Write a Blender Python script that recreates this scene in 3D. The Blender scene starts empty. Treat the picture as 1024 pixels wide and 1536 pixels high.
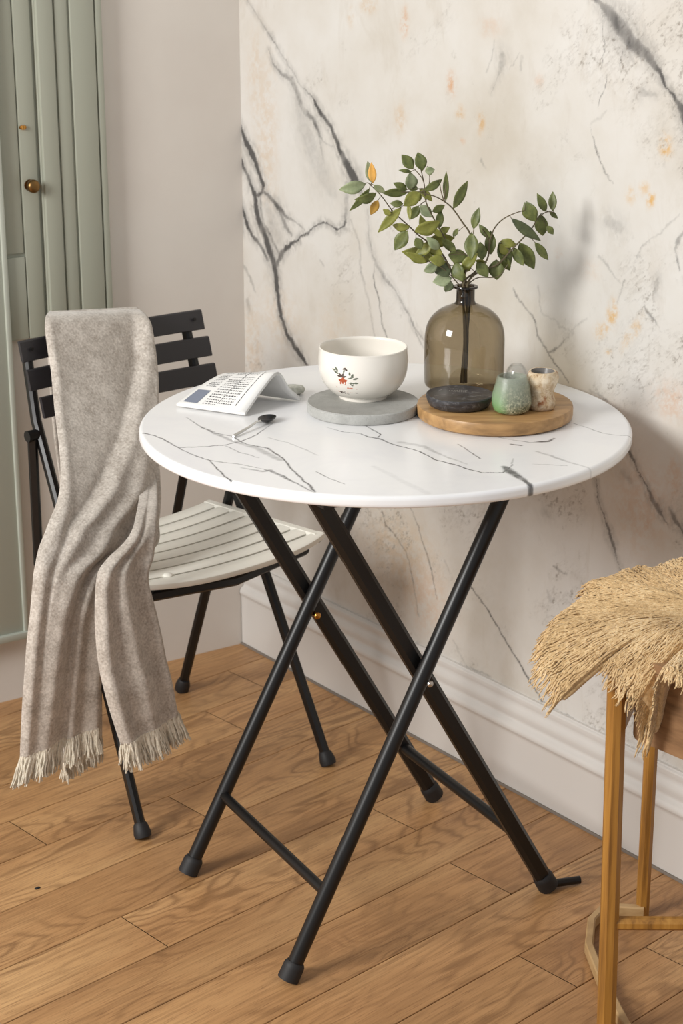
import bpy, bmesh, math, random
import numpy as np
from mathutils import Vector, Matrix
random.seed(7)
S = bpy.context.scene
C = S.collection
PI = math.pi

# ------------------------------------------------------------ camera, light, exposure
cam_d = bpy.data.cameras.new('camera')
cam = bpy.data.objects.new('camera', cam_d)
C.objects.link(cam)
cam.location = (0, 0, 1.435)
cam.rotation_euler = (PI/2 - math.radians(18.57), 0, 0)
cam_d.sensor_fit = 'VERTICAL'
cam_d.sensor_height = 36.0
cam_d.lens = 36.0 * 2770 / 1536
cam_d.clip_start = 0.05
cam_d.dof.use_dof = True
cam_d.dof.focus_distance = 2.5
cam_d.dof.aperture_fstop = 11
S.camera = cam

S.view_settings.view_transform = 'Standard'
S.view_settings.look = 'None'
S.view_settings.gamma = 1
S.view_settings.use_curve_mapping = False
S.view_settings.exposure = 0.55

world = bpy.data.worlds.new('daylight')
S.world = world
world.use_nodes = True
bg = world.node_tree.nodes['Background']
bg.inputs['Color'].default_value = (0.97, 0.98, 1.0, 1)
bg.inputs['Strength'].default_value = 0.34

def area(name, loc, target, sx, sy, power, col):
    d = bpy.data.lights.new(name, 'AREA')
    d.shape = 'RECTANGLE'; d.size = sx; d.size_y = sy; d.energy = power; d.color = col
    o = bpy.data.objects.new(name, d)
    C.objects.link(o)
    o.location = loc
    o.rotation_euler = (Vector(target) - Vector(loc)).to_track_quat('-Z', 'Y').to_euler()
    return o
area('window_daylight', (-2.3, 0.75, 1.95), (0.2, 2.7, 0.7), 1.0, 1.15, 70, (1.0, 0.985, 0.955))

# ------------------------------------------------------------ traced measurements (metres)
WALL_VEINS = [[(0.016,1.2596,0.0015,0.45),(0.055,1.2268,0.0015,0.45),(0.0956,1.1933,0.002,0.6),(0.1456,1.1505,0.0015,0.45),(0.189,1.1114,0.0015,0.4),(0.2184,1.0955,0.002,0.8),(0.2435,1.0726,0.0045,1),(0.2761,1.0483,0.0035,0.9),(0.3009,1.0133,0.0045,1),(0.3236,0.9874,0.0065,1),(0.3405,0.9666,0.009,1),(0.3536,0.9511,0.005,0.6),(0.3667,0.9357,0.003,0.3)],[(0.0889,1.1698,0.0015,0.5),(0.1048,1.1454,0.0025,0.55),(0.1331,1.1278,0.003,0.55),(0.1612,1.1207,0.0055,0.5),(0.1808,1.0935,0.006,0.5),(0.1945,1.0717,0.005,0.45),(0.2317,1.0521,0.004,0.6),(0.2433,1.0303,0.003,0.4),(0.2528,0.991,0.0025,0.3),(0.2623,0.9632,0.002,0.3)],[(0.1808,1.0878,0.011,0.22),(0.1942,1.0428,0.015,0.22),(0.2234,0.9995,0.017,0.2),(0.2526,0.9656,0.018,0.22),(0.2816,0.9366,0.01,0.15)],[(0.2103,1.0673,0.002,0.5),(0.2336,1.0466,0.004,0.7),(0.2529,1.0198,0.002,0.4),(0.2761,1.0165,0.002,0.3),(0.2913,1.0123,0.002,0.3)],[(-0.0103,1.0356,0.0035,0.8),(0.0105,1.0012,0.0055,0.9),(0.0357,0.9772,0.006,1),(0.0543,0.9476,0.005,0.95),(0.0686,0.9226,0.0045,1),(0.0662,0.9138,0.004,0.8),(0.0402,0.9008,0.003,0.7)],[(-0.012,0.9806,0.003,0.8),(0.0048,0.9555,0.004,0.8),(0.0215,0.9304,0.004,0.8),(0.0402,0.902,0.005,1),(0.044,0.8828,0.006,0.9),(0.05,0.8626,0.006,0.85),(0.0646,0.8424,0.007,0.8),(0.0792,0.8246,0.0075,0.9),(0.0996,0.7831,0.0075,1),(0.1093,0.7348,0.0055,1),(0.1212,0.6905,0.0045,1),(0.1398,0.6587,0.0045,0.9),(0.1709,0.6356,0.006,1),(0.1936,0.6199,0.004,1),(0.2059,0.6085,0.003,0.8)],[(0.0684,0.914,0.003,0.7),(0.102,0.9012,0.004,0.7),(0.1226,0.8869,0.006,0.8),(0.1391,0.8769,0.003,0.6),(0.1679,0.8723,0.002,0.5),(0.1982,0.8609,0.002,0.5)],[(-0.0083,0.8885,0.003,0.7),(0.0062,0.8568,0.004,0.9),(0.0145,0.8404,0.004,0.9),(0.0338,0.8256,0.0035,0.7),(0.0489,0.8203,0.004,0.7),(0.0658,0.8053,0.004,0.7),(0.0805,0.7864,0.004,0.6)],[(-0.0072,0.8512,0.006,0.5),(-0.0035,0.8292,0.004,0.4)],[(0.3198,0.9585,0.0045,0.35),(0.318,0.9238,0.005,0.3),(0.3161,0.8947,0.003,0.5),(0.3142,0.884,0.0025,0.9),(0.3027,0.8777,0.0025,0.8),(0.2931,0.8729,0.0025,0.9),(0.2737,0.8773,0.002,0.7),(0.2542,0.8816,0.002,0.9),(0.2384,0.8783,0.002,0.7),(0.2204,0.8711,0.002,0.9),(0.2022,0.8543,0.0025,0.9),(0.1674,0.8361,0.0025,0.9),(0.1381,0.8185,0.0045,0.9),(0.1211,0.8037,0.005,0.9),(0.1058,0.7766,0.004,0.7)],[(0.0574,0.9029,0.0025,0.5),(0.0611,0.8789,0.003,0.5),(0.067,0.855,0.004,0.5),(0.0921,0.8339,0.004,0.5),(0.1149,0.8089,0.003,0.5),(0.121,0.795,0.0025,0.4)],[(0.1226,0.8832,0.004,0.6),(0.1368,0.8609,0.0045,0.6),(0.1552,0.8465,0.003,0.5)],[(0.0784,0.8872,0.011,0.2),(0.0989,0.8533,0.014,0.25),(0.1195,0.8317,0.01,0.25)],[(0.3779,0.9201,0.002,0.3),(0.3801,0.8781,0.002,0.35),(0.3914,0.8476,0.0025,0.5),(0.4045,0.83,0.003,0.4),(0.4249,0.8102,0.0035,0.5),(0.4524,0.7917,0.002,0.4),(0.4725,0.7687,0.002,0.4),(0.4924,0.7561,0.002,0.45),(0.5087,0.7361,0.002,0.4),(0.5336,0.7224,0.002,0.4),(0.5585,0.6986,0.002,0.4)],[(0.3971,0.8312,0.002,0.35),(0.3974,0.7954,0.002,0.7),(0.4107,0.765,0.002,0.6),(0.4184,0.736,0.002,0.6),(0.4335,0.7036,0.002,0.6)],[(0.3294,0.8965,0.0025,0.25),(0.3522,0.8615,0.0025,0.25),(0.3619,0.8071,0.0025,0.3),(0.3791,0.7631,0.0025,0.25),(0.4002,0.7033,0.0025,0.25)],[(0.4578,0.7868,0.0015,0.4),(0.4924,0.7561,0.002,0.5),(0.5287,0.7077,0.002,0.3)],[(-0.0053,0.7695,0.003,0.3),(0.0207,0.7456,0.003,0.35),(0.0398,0.7195,0.0025,0.2)],[(0.0105,0.6993,0.0045,0.35),(0.0167,0.6837,0.0035,0.25)],[(0.2439,0.8113,0.0025,0.4),(0.2538,0.8032,0.0025,0.3)],[(0.8939,1.2952,0.003,0.7),(0.9121,1.2832,0.005,0.75),(0.9342,1.2704,0.008,0.8),(0.955,1.2541,0.012,0.75),(0.9744,1.237,0.011,0.75),(0.9905,1.2288,0.009,0.7),(1.0064,1.2217,0.0075,0.7),(1.0226,1.2082,0.005,0.7),(1.0346,1.1991,0.0035,0.8),(1.0526,1.177,0.002,0.8),(1.0688,1.1611,0.0035,0.8),(1.0823,1.1469,0.006,0.9),(1.0937,1.128,0.005,0.8)],[(0.9604,1.2708,0.002,0.3),(0.9778,1.2626,0.003,0.3),(0.9946,1.2427,0.0025,0.35),(1.0115,1.2211,0.002,0.3)],[(0.9105,1.2868,0.0009,0.45),(0.9203,1.2587,0.0009,0.45),(0.92,1.243,0.0009,0.45),(0.9237,1.2266,0.0009,0.45),(0.922,1.2107,0.0009,0.45),(0.9191,1.1927,0.0009,0.45)],[(0.9717,1.2386,0.0009,0.45),(0.9636,1.2226,0.0009,0.45),(0.9592,1.2113,0.0009,0.45),(0.9561,1.1981,0.0009,0.45)],[(0.9343,1.1864,0.0008,0.3),(0.9324,1.1741,0.0009,0.55),(0.9264,1.1623,0.0009,0.55),(0.9191,1.1495,0.0009,0.55),(0.917,1.1398,0.0008,0.3)],[(0.9051,1.1102,0.0009,0.2),(0.915,1.0833,0.0011,0.6),(0.9257,1.0661,0.001,0.45),(0.9363,1.049,0.0015,0.5),(0.955,1.0319,0.001,0.45)],[(0.9048,1.1149,0.002,0.15),(0.9233,1.1261,0.002,0.2),(0.9334,1.1365,0.0015,0.15)],[(0.7469,0.8436,0.0015,0.55),(0.7615,0.8281,0.0018,0.6),(0.7865,0.8154,0.0015,0.5),(0.8008,0.8032,0.002,0.6),(0.8095,0.7804,0.002,0.55),(0.83,0.761,0.0018,0.6),(0.8488,0.7446,0.0018,0.65),(0.8782,0.7189,0.0015,0.6)],[(0.8316,0.7592,0.0015,0.5),(0.8447,0.766,0.0025,0.6),(0.8532,0.7728,0.0015,0.5),(0.8741,0.7935,0.0015,0.2),(0.8905,0.8099,0.0015,0.2),(0.9124,0.8272,0.002,0.25)],[(0.8042,0.8573,0.0015,0.3),(0.8082,0.837,0.0015,0.2),(0.8152,0.8173,0.0015,0.2),(0.8422,0.8116,0.0015,0.2),(0.8546,0.8013,0.0015,0.2),(0.8868,0.7989,0.002,0.25)],[(0.9261,0.7184,0.0025,0.35),(0.949,0.7159,0.002,0.4),(0.9648,0.711,0.002,0.6)],[(0.9332,0.9233,0.0025,0.3),(0.9475,0.9156,0.0025,0.4),(0.9578,0.9062,0.0015,0.3),(0.9792,0.8918,0.001,0.2)],[(0.9883,0.8972,0.002,0.5),(0.9824,0.8844,0.0015,0.3),(0.9758,0.8605,0.0015,0.2)],[(1.0296,0.8618,0.002,0.5),(1.0422,0.8522,0.0025,0.6),(1.0558,0.8448,0.002,0.6)],[(1.01,0.9319,0.001,0.3),(1.0232,0.9513,0.0015,0.25),(1.0453,0.9699,0.0015,0.2),(1.0647,0.9858,0.002,0.25),(1.0872,1.0058,0.001,0.2)],[(1.0951,0.9853,0.002,0.5),(1.0887,0.9703,0.003,0.5),(1.0849,0.9547,0.002,0.4),(1.0931,0.9303,0.0015,0.5)],[(1.0511,0.9093,0.0035,0.35),(1.0473,0.8893,0.0035,0.3)],[(0.6913,1.2203,0.0015,0.2),(0.6817,1.1899,0.002,0.3),(0.6717,1.1692,0.0015,0.2)],[(0.7459,1.206,0.001,0.2),(0.7347,1.1915,0.0015,0.3),(0.7232,1.1789,0.001,0.2)],[(0.7074,1.1966,0.007,0.35),(0.7035,1.1814,0.0045,0.35),(0.6995,1.1662,0.0015,0.3),(0.685,1.145,0.001,0.3)],[(0.7522,1.1985,0.003,0.2),(0.7501,1.1798,0.0025,0.2)],[(0.6673,1.0361,0.003,0.3),(0.677,1.0268,0.002,0.2)],[(0.9462,0.9794,0.007,0.25),(0.9711,0.973,0.007,0.25)],[(1.0027,1.1657,0.004,0.3),(1.032,1.1662,0.003,0.25)],[(0.5021,0.4257,0.0015,0.5),(0.5342,0.3719,0.0015,0.6),(0.5492,0.3467,0.002,0.6),(0.5624,0.3222,0.0015,0.6),(0.5781,0.2713,0.0013,0.5)],[(0.4222,0.3921,0.0025,0.3),(0.432,0.3672,0.002,0.6),(0.4625,0.3544,0.0018,0.5),(0.4947,0.326,0.0018,0.45),(0.5084,0.2863,0.0018,0.5),(0.522,0.2515,0.0015,0.4),(0.53,0.2224,0.0015,0.4)],[(0.6381,0.3337,0.0015,0.3),(0.6592,0.3219,0.0015,0.7),(0.6836,0.3076,0.0015,0.6),(0.7061,0.2942,0.0018,0.8),(0.7408,0.2632,0.002,0.8),(0.7733,0.2368,0.002,0.8),(0.8073,0.2064,0.0018,0.85),(0.8506,0.1751,0.0015,0.75)],[(1.0064,0.6498,0.0025,0.5),(1.0138,0.6432,0.003,0.7),(1.0334,0.6179,0.0015,0.7),(1.0543,0.5919,0.0018,0.75),(1.0633,0.5807,0.0035,0.7),(1.0776,0.5699,0.0045,0.75),(1.0864,0.5587,0.0025,0.7),(1.0966,0.548,0.0015,0.6)],[(1.0972,0.5751,0.0025,0.4),(1.1071,0.5674,0.004,0.6),(1.1158,0.5573,0.0035,0.6),(1.1326,0.5434,0.002,0.7)],[(0.9443,0.5841,0.0013,0.8),(0.9564,0.5528,0.0014,0.8),(0.9728,0.5195,0.0015,0.8),(0.9826,0.5006,0.0035,0.8),(0.9907,0.4866,0.0035,0.8),(0.9989,0.4694,0.0015,0.7),(1.0101,0.4499,0.0013,0.6)],[(0.8474,0.174,0.0015,0.5),(0.876,0.1724,0.0013,0.4),(0.9227,0.1706,0.0013,0.5),(0.9836,0.1642,0.0015,0.6)],[(0.7938,0.2185,0.0015,0.3),(0.8457,0.1769,0.0015,0.3)],[(0.8632,0.4143,0.002,0.5),(0.8757,0.4112,0.0025,0.5),(0.894,0.4099,0.0015,0.3)],[(0.8601,0.3564,0.003,0.2),(0.8501,0.3705,0.002,0.3)],[(1.0053,0.6057,0.006,0.25),(1.0198,0.5967,0.005,0.2)],[(0.8359,0.4968,0.008,0.2),(0.8468,0.4941,0.005,0.2)],[(0.5956,0.3479,0.002,0.2),(0.6103,0.3278,0.0015,0.2)],[(0.6244,0.2091,0.002,0.2),(0.6607,0.1716,0.002,0.2)],[(0.6431,0.1718,0.0025,0.3),(0.6867,0.1731,0.0025,0.4),(0.7208,0.1739,0.002,0.3)]]
WALL_BLOTCHES = [(0.4717,1.2356,0.0089,0.0194,0.6,0,0),(0.5917,1.1469,0.01,0.0172,0.6,0,0),(0.4639,1.0835,0.0144,0.0215,0.4,1,0),(0.614,1.1023,0.0089,0.0097,0.55,1,0),(0.6621,1.0923,0.0078,0.0151,0.75,1,0),(0.3772,1.2584,0.0178,0.0118,0.5,1,0),(0.3304,1.2358,0.0078,0.0161,0.3,1,0),(1.0537,1.0966,0.01,0.0129,0.8,2,0),(1.0172,1.0346,0.0089,0.0086,0.4,2,0),(0.9892,1.0207,0.01,0.0108,0.35,2,0),(1.0312,1.0202,0.0067,0.0086,0.8,2,0),(0.9661,0.8418,0.0089,0.0204,0.6,2,0),(0.947,0.8141,0.0167,0.0097,0.5,2,0.4),(1.007,0.8211,0.0067,0.028,0.5,2,-0.6),(0.963,0.7825,0.0078,0.0043,0.5,2,0),(1.0939,0.7387,0.0333,0.0237,0.35,0,0),(0.6798,1.2394,0.0244,0.0151,0.18,0,0),(0.7918,1.1662,0.0089,0.0086,0.25,0,0),(0.6186,1.0591,0.0089,0.0043,0.3,0,0),(0.9165,0.9008,0.0222,0.0129,0.1,0,0),(0.8484,0.9157,0.0067,0.0065,0.3,0,0),(0.0814,1.0203,0.0289,0.1183,0.28,1,0),(0.052,1.1125,0.0244,0.0753,0.25,1,0),(0.1168,0.6822,0.0667,0.0538,0.2,1,0),(0.0282,0.6147,0.0289,0.0753,0.3,1,0),(0.476,0.3257,0.1,0.0645,0.3,1,0),(0.5512,0.2605,0.0667,0.0538,0.25,0,0),(1.0428,0.5628,0.0556,0.0645,0.22,0,0),(1.1056,0.6204,0.0156,0.0323,0.3,0,0),(0.7066,0.5427,0.0667,0.043,0.15,1,0),(1.058,0.5406,0.0078,0.0172,0.35,0,0),(0.2811,0.6994,0.0444,0.043,0.15,1,0)]
TOP_VEINS = [[(-0.3386,-0.0628,0.0013,0.8),(-0.3246,-0.0728,0.0013,0.8),(-0.3083,-0.0892,0.0013,0.8),(-0.2837,-0.1311,0.0013,0.8),(-0.2593,-0.1311,0.0013,0.8),(-0.2405,-0.128,0.0013,0.8),(-0.2218,-0.1216,0.0013,0.8),(-0.1992,-0.1023,0.0013,0.8),(-0.1855,-0.0827,0.0013,0.8),(-0.1713,-0.046,0.001,0.5),(-0.1605,-0.0083,0.001,0.3)],[(-0.3083,-0.0892,0.0013,0.6),(-0.289,-0.1216,0.0013,0.6),(-0.2752,-0.1469,0.0013,0.6),(-0.2641,-0.1625,0.0013,0.6),(-0.2381,-0.1901,0.0011,0.8),(-0.217,-0.2021,0.0011,0.8),(-0.1936,-0.2111,0.0011,0.5),(-0.1656,-0.2318,0.0011,0.5),(-0.1387,-0.258,0.002,0.6),(-0.118,-0.2976,0.0015,0.5)],[(-0.2839,0.0197,0.001,0.3),(-0.2563,-0.0324,0.0011,0.7),(-0.2402,-0.0628,0.0013,0.7),(-0.2144,-0.0761,0.0013,0.6),(-0.1913,-0.1152,0.0013,0.7),(-0.1743,-0.128,0.0013,0.7),(-0.1595,-0.1375,0.002,0.7),(-0.141,-0.1809,0.0015,0.7),(-0.1226,-0.2435,0.0016,0.7),(-0.1115,-0.2808,0.0016,0.7),(-0.0947,-0.3278,0.002,0.8)],[(-0.2381,-0.1901,0.0011,0.7),(-0.2303,-0.2141,0.0011,0.7),(-0.2222,-0.2318,0.0013,0.7),(-0.2124,-0.2637,0.0013,0.7),(-0.2029,-0.2808,0.0013,0.7)],[(-0.2189,-0.1248,0.001,0.4),(-0.1964,-0.1563,0.001,0.4),(-0.1712,-0.1809,0.001,0.4)],[(-0.1929,-0.2259,0.002,0.3),(-0.1651,-0.2435,0.0025,0.45),(-0.1549,-0.2377,0.004,0.35),(-0.125,-0.2864,0.0015,0.5),(-0.098,-0.3278,0.0015,0.5)],[(-0.2563,-0.0324,0.0025,0.3),(-0.2352,-0.0695,0.004,0.3),(-0.2102,-0.1023,0.004,0.25),(-0.1768,-0.1343,0.006,0.25),(-0.1434,-0.1901,0.006,0.25)],[(-0.0958,-0.2435,0.001,0.4),(-0.0792,-0.2694,0.0013,0.6),(-0.0595,-0.2948,0.001,0.4)],[(-0.1615,-0.0827,0.001,0.3),(-0.1294,-0.1152,0.001,0.3),(-0.0932,-0.1687,0.0015,0.2)],[(-0.0449,0.0021,0.0011,0.6),(-0.0308,-0.0152,0.0012,0.6),(-0.0235,-0.0324,0.0012,0.6),(-0.0154,-0.0494,0.0012,0.6),(-0.0083,-0.0695,0.0011,0.7),(-0.0122,-0.0827,0.0011,0.7)],[(-0.0846,-0.029,0.001,0.15),(-0.0592,-0.0561,0.001,0.6),(-0.0351,-0.0628,0.0011,0.7),(-0.0251,-0.0794,0.0018,0.7),(-0.0105,-0.0892,0.002,0.8),(0.0001,-0.1087,0.0015,0.8),(0.0125,-0.1216,0.0012,0.8),(0.0283,-0.1375,0.0012,0.8),(0.0431,-0.15,0.0012,0.8),(0.0611,-0.187,0.0012,0.8),(0.0905,-0.2141,0.0012,0.8),(0.106,-0.2318,0.0012,0.8),(0.1215,-0.2464,0.0012,0.8),(0.1474,-0.2464,0.0012,0.7),(0.1558,-0.2289,0.0012,0.7),(0.1626,-0.2111,0.001,0.4),(0.1668,-0.184,0.001,0.2)],[(0.1514,-0.22,0.005,0.5),(0.1551,-0.2377,0.007,0.55),(0.1614,-0.2551,0.007,0.55),(0.1731,-0.2864,0.004,0.7),(0.1814,-0.3059,0.0045,0.6),(0.1887,-0.3169,0.0075,0.75),(0.1934,-0.336,0.007,0.8),(0.1978,-0.3574,0.006,0.8)],[(0.1545,-0.0827,0.001,0.4),(0.1773,-0.0958,0.001,0.4),(0.1962,-0.1087,0.0015,0.4),(0.2084,-0.1055,0.0025,0.6),(0.2216,-0.1023,0.0035,0.6),(0.2325,-0.086,0.0015,0.4)],[(0.1692,-0.1152,0.003,0.6),(0.1823,-0.1216,0.003,0.5)],[(0.2003,-0.15,0.0025,0.2),(0.2303,-0.187,0.003,0.25),(0.2563,-0.22,0.002,0.2),(0.2973,-0.2637,0.002,0.15)],[(0.191,-0.2081,0.0015,0.2),(0.2334,-0.2141,0.0015,0.25)],[(0.268,-0.0118,0.001,0.4),(0.3014,-0.0595,0.0011,0.4),(0.3209,-0.0728,0.001,0.35),(0.3389,-0.0761,0.0012,0.5)],[(0.0183,-0.1087,0.006,0.15),(0.0503,-0.128,0.005,0.2),(0.0727,-0.1687,0.0025,0.25),(0.1032,-0.2081,0.002,0.15)],[(0.0964,-0.1152,0.001,0.4),(0.1164,-0.1687,0.0013,0.5),(0.1224,-0.184,0.0013,0.5)],[(-0.02,-0.22,0.004,0.06),(0.045,-0.3333,0.006,0.06)]]
THROW_MAIN = [[[-0.4731,2.9797,0.7783],[-0.4425,3.0067,0.774],[-0.4114,3.0342,0.7697],[-0.3797,3.0621,0.7652],[-0.3474,3.0906,0.7607]],[[-0.4731,2.9291,0.7795],[-0.439,2.9591,0.7742],[-0.4042,2.9899,0.7687],[-0.3686,3.0212,0.7632],[-0.3323,3.0532,0.7575]],[[-0.4706,2.9046,0.7566],[-0.435,2.936,0.7507],[-0.3986,2.9681,0.7446],[-0.3614,3.0009,0.7384],[-0.3235,3.0343,0.732]],[[-0.461,2.873,0.704],[-0.4253,2.9046,0.6973],[-0.3888,2.9367,0.6906],[-0.3515,2.9697,0.6836],[-0.3133,3.0033,0.6766]],[[-0.449,2.8237,0.6513],[-0.4147,2.8539,0.6443],[-0.3798,2.8847,0.6372],[-0.3441,2.9162,0.6299],[-0.3076,2.9484,0.6224]],[[-0.4351,2.7626,0.6035],[-0.4023,2.7915,0.5962],[-0.3688,2.8211,0.5887],[-0.3345,2.8513,0.581],[-0.2996,2.8821,0.5732]],[[-0.4277,2.7025,0.5574],[-0.3945,2.7318,0.5492],[-0.3605,2.7617,0.5409],[-0.3258,2.7924,0.5324],[-0.2903,2.8236,0.5237]],[[-0.4377,2.647,0.5223],[-0.4021,2.6784,0.5141],[-0.3657,2.7105,0.5058],[-0.3284,2.7434,0.4973],[-0.2902,2.777,0.4886]],[[-0.4488,2.6106,0.4924],[-0.4112,2.6437,0.4845],[-0.3726,2.6777,0.4764],[-0.3331,2.7125,0.4681],[-0.2926,2.7482,0.4595]],[[-0.4545,2.5922,0.4619],[-0.4275,2.616,0.457],[-0.4,2.6402,0.452],[-0.372,2.6649,0.4469],[-0.3435,2.69,0.4418]],[[-0.4633,2.5845,0.4059],[-0.4385,2.6029,0.404],[-0.4135,2.6217,0.402],[-0.3881,2.6407,0.4],[-0.3624,2.6601,0.398]],[[-0.4734,2.5822,0.3418],[-0.4479,2.6014,0.3392],[-0.4221,2.6208,0.3365],[-0.3959,2.6406,0.3338],[-0.3693,2.6606,0.331]],[[-0.4835,2.5866,0.2626],[-0.4579,2.6059,0.2623],[-0.4319,2.6254,0.2619],[-0.4057,2.6453,0.2616],[-0.379,2.6654,0.2612]],[[-0.4968,2.6015,0.1573],[-0.4696,2.6189,0.1634],[-0.4421,2.6364,0.1696],[-0.4144,2.6542,0.1759],[-0.3864,2.6723,0.1821]]]
THROW_TAIL = [[[-0.3322,2.9667,0.6346],[-0.3276,2.9707,0.6346],[-0.323,2.9747,0.6347],[-0.3184,2.9788,0.6347],[-0.3138,2.9829,0.6348]],[[-0.3241,2.8804,0.5794],[-0.3192,2.8848,0.5795],[-0.3142,2.8892,0.5796],[-0.3092,2.8936,0.5797],[-0.3041,2.8981,0.5798]],[[-0.3195,2.8112,0.5389],[-0.3134,2.8166,0.5386],[-0.3073,2.822,0.5382],[-0.3011,2.8274,0.5379],[-0.295,2.8328,0.5376]],[[-0.3159,2.701,0.5232],[-0.3082,2.7079,0.5228],[-0.3004,2.7148,0.5224],[-0.2925,2.7217,0.522],[-0.2846,2.7286,0.5216]],[[-0.3206,2.6436,0.5063],[-0.3112,2.6519,0.505],[-0.3017,2.6603,0.5037],[-0.2921,2.6687,0.5024],[-0.2825,2.6772,0.501]],[[-0.3467,2.6006,0.4854],[-0.3316,2.6139,0.4827],[-0.3163,2.6274,0.4799],[-0.3009,2.641,0.4772],[-0.2853,2.6547,0.4743]],[[-0.3604,2.5752,0.4651],[-0.3437,2.5899,0.4596],[-0.3269,2.6047,0.454],[-0.3098,2.6198,0.4483],[-0.2926,2.635,0.4426]],[[-0.362,2.5604,0.4048],[-0.3422,2.5779,0.3991],[-0.3221,2.5956,0.3934],[-0.3017,2.6136,0.3875],[-0.281,2.6319,0.3816]],[[-0.3601,2.5555,0.3422],[-0.3383,2.5747,0.3354],[-0.3162,2.5942,0.3285],[-0.2937,2.6139,0.3214],[-0.271,2.634,0.3142]],[[-0.35,2.5577,0.2757],[-0.3281,2.577,0.2711],[-0.3059,2.5966,0.2664],[-0.2833,2.6165,0.2617],[-0.2605,2.6366,0.2569]],[[-0.3335,2.5722,0.1931],[-0.3142,2.5893,0.1979],[-0.2946,2.6065,0.2028],[-0.2748,2.6239,0.2076],[-0.2549,2.6416,0.2126]]]
THROW_BACK = [[[-0.4787,2.9855,0.7725],[-0.447,3.0134,0.7686],[-0.4148,3.0418,0.7646],[-0.382,3.0707,0.7605],[-0.3485,3.1002,0.7563]],[[-0.4879,3.0027,0.7507],[-0.4528,3.0336,0.7465],[-0.417,3.0652,0.7422],[-0.3805,3.0974,0.7378],[-0.3433,3.1302,0.7334]],[[-0.4885,3.0022,0.6711],[-0.4573,3.0296,0.667],[-0.4257,3.0575,0.6629],[-0.3934,3.086,0.6586],[-0.3606,3.1149,0.6543]],[[-0.4857,2.998,0.5796],[-0.4558,3.0243,0.5751],[-0.4254,3.0511,0.5704],[-0.3945,3.0784,0.5657],[-0.363,3.1061,0.5609]],[[-0.478,2.9914,0.4874],[-0.4502,3.0159,0.4856],[-0.422,3.0408,0.4838],[-0.3934,3.066,0.482],[-0.3643,3.0916,0.4801]],[[-0.4717,2.9837,0.4062],[-0.4459,3.0064,0.4014],[-0.4197,3.0295,0.3965],[-0.3931,3.0529,0.3915],[-0.3661,3.0767,0.3865]]]
THROW_UNDER = [[[-0.4315,2.6725,0.2809],[-0.4198,2.6828,0.2807],[-0.408,2.6931,0.2805],[-0.3962,2.7036,0.2803],[-0.3843,2.7141,0.2802]],[[-0.4381,2.68,0.2087],[-0.4254,2.6912,0.2065],[-0.4127,2.7024,0.2043],[-0.3998,2.7137,0.202],[-0.3869,2.7252,0.1998]],[[-0.4478,2.6848,0.1093],[-0.4338,2.6971,0.1124],[-0.4197,2.7095,0.1155],[-0.4055,2.722,0.1187],[-0.3912,2.7346,0.1219]]]
BRANCHES = {'A':[(0.1766,2.65,0.8859),(0.1634,2.6456,0.9078),(0.1457,2.6412,0.9391),(0.1264,2.6369,0.9568),(0.1112,2.6325,0.9678),(0.0959,2.6281,0.9827),(0.0733,2.6237,1.0039),(0.0564,2.6194,1.0267),(0.0378,2.615,1.0457)],'B':[(0.1766,2.65,0.8859),(0.1675,2.6533,0.9139),(0.1538,2.6567,0.9514),(0.1346,2.66,0.9848),(0.1212,2.6633,1.0124),(0.1179,2.6667,1.0399),(0.1059,2.67,1.0561)],'C':[(0.1766,2.65,0.8859),(0.1804,2.6487,0.9148),(0.1891,2.6473,0.9455),(0.1847,2.646,0.9684),(0.1731,2.6447,0.9855),(0.1595,2.6433,1.0044),(0.1462,2.642,1.0158),(0.1293,2.6407,1.0241),(0.1032,2.6393,1.0292),(0.0846,2.638,1.0294)],'D':[(0.1766,2.65,0.8859),(0.1921,2.6517,0.9104),(0.2106,2.6534,0.9292),(0.2139,2.6551,0.9554),(0.2203,2.6569,0.974),(0.2321,2.6586,0.9869),(0.2489,2.6603,0.9953),(0.2639,2.662,0.9995)],'E':[(0.1766,2.65,0.8859),(0.1997,2.6538,0.9119),(0.2263,2.6575,0.9215),(0.2468,2.6612,0.9429),(0.2636,2.665,0.9593),(0.2767,2.6687,0.9738),(0.2842,2.6725,0.9864),(0.2968,2.6763,0.9945),(0.3093,2.68,0.9935)]}
TWIGS = [('C',[(0.176,2.6481,0.9112),(0.1801,2.6468,0.9266),(0.1864,2.6433,0.9707)]),('A',[(0.1766,2.65,0.8859),(0.1498,2.6411,0.9163),(0.1192,2.6336,0.9329)]),('D',[(0.1766,2.65,0.8859),(0.1961,2.6521,0.9027),(0.2265,2.6542,0.9042),(0.242,2.656,0.923)]),('B',[(0.1214,2.6684,1.0116),(0.1267,2.672,1.0428),(0.1227,2.672,1.0614)]),('B',[(0.1181,2.672,1.0391),(0.1134,2.672,1.0577),(0.1096,2.672,1.0633)]),('C',[(0.1461,2.6396,1.0162),(0.1476,2.6383,1.033),(0.1484,2.6374,1.0442)]),('C',[(0.1461,2.6396,1.0162),(0.1409,2.6382,1.033),(0.1391,2.637,1.048)]),('C',[(0.1894,2.6434,0.9688),(0.19,2.6428,0.9764),(0.1934,2.6419,0.9878)]),('D',[(0.2159,2.6562,0.9515),(0.21,2.6567,0.9627),(0.2023,2.6574,0.9739)])]
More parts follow.
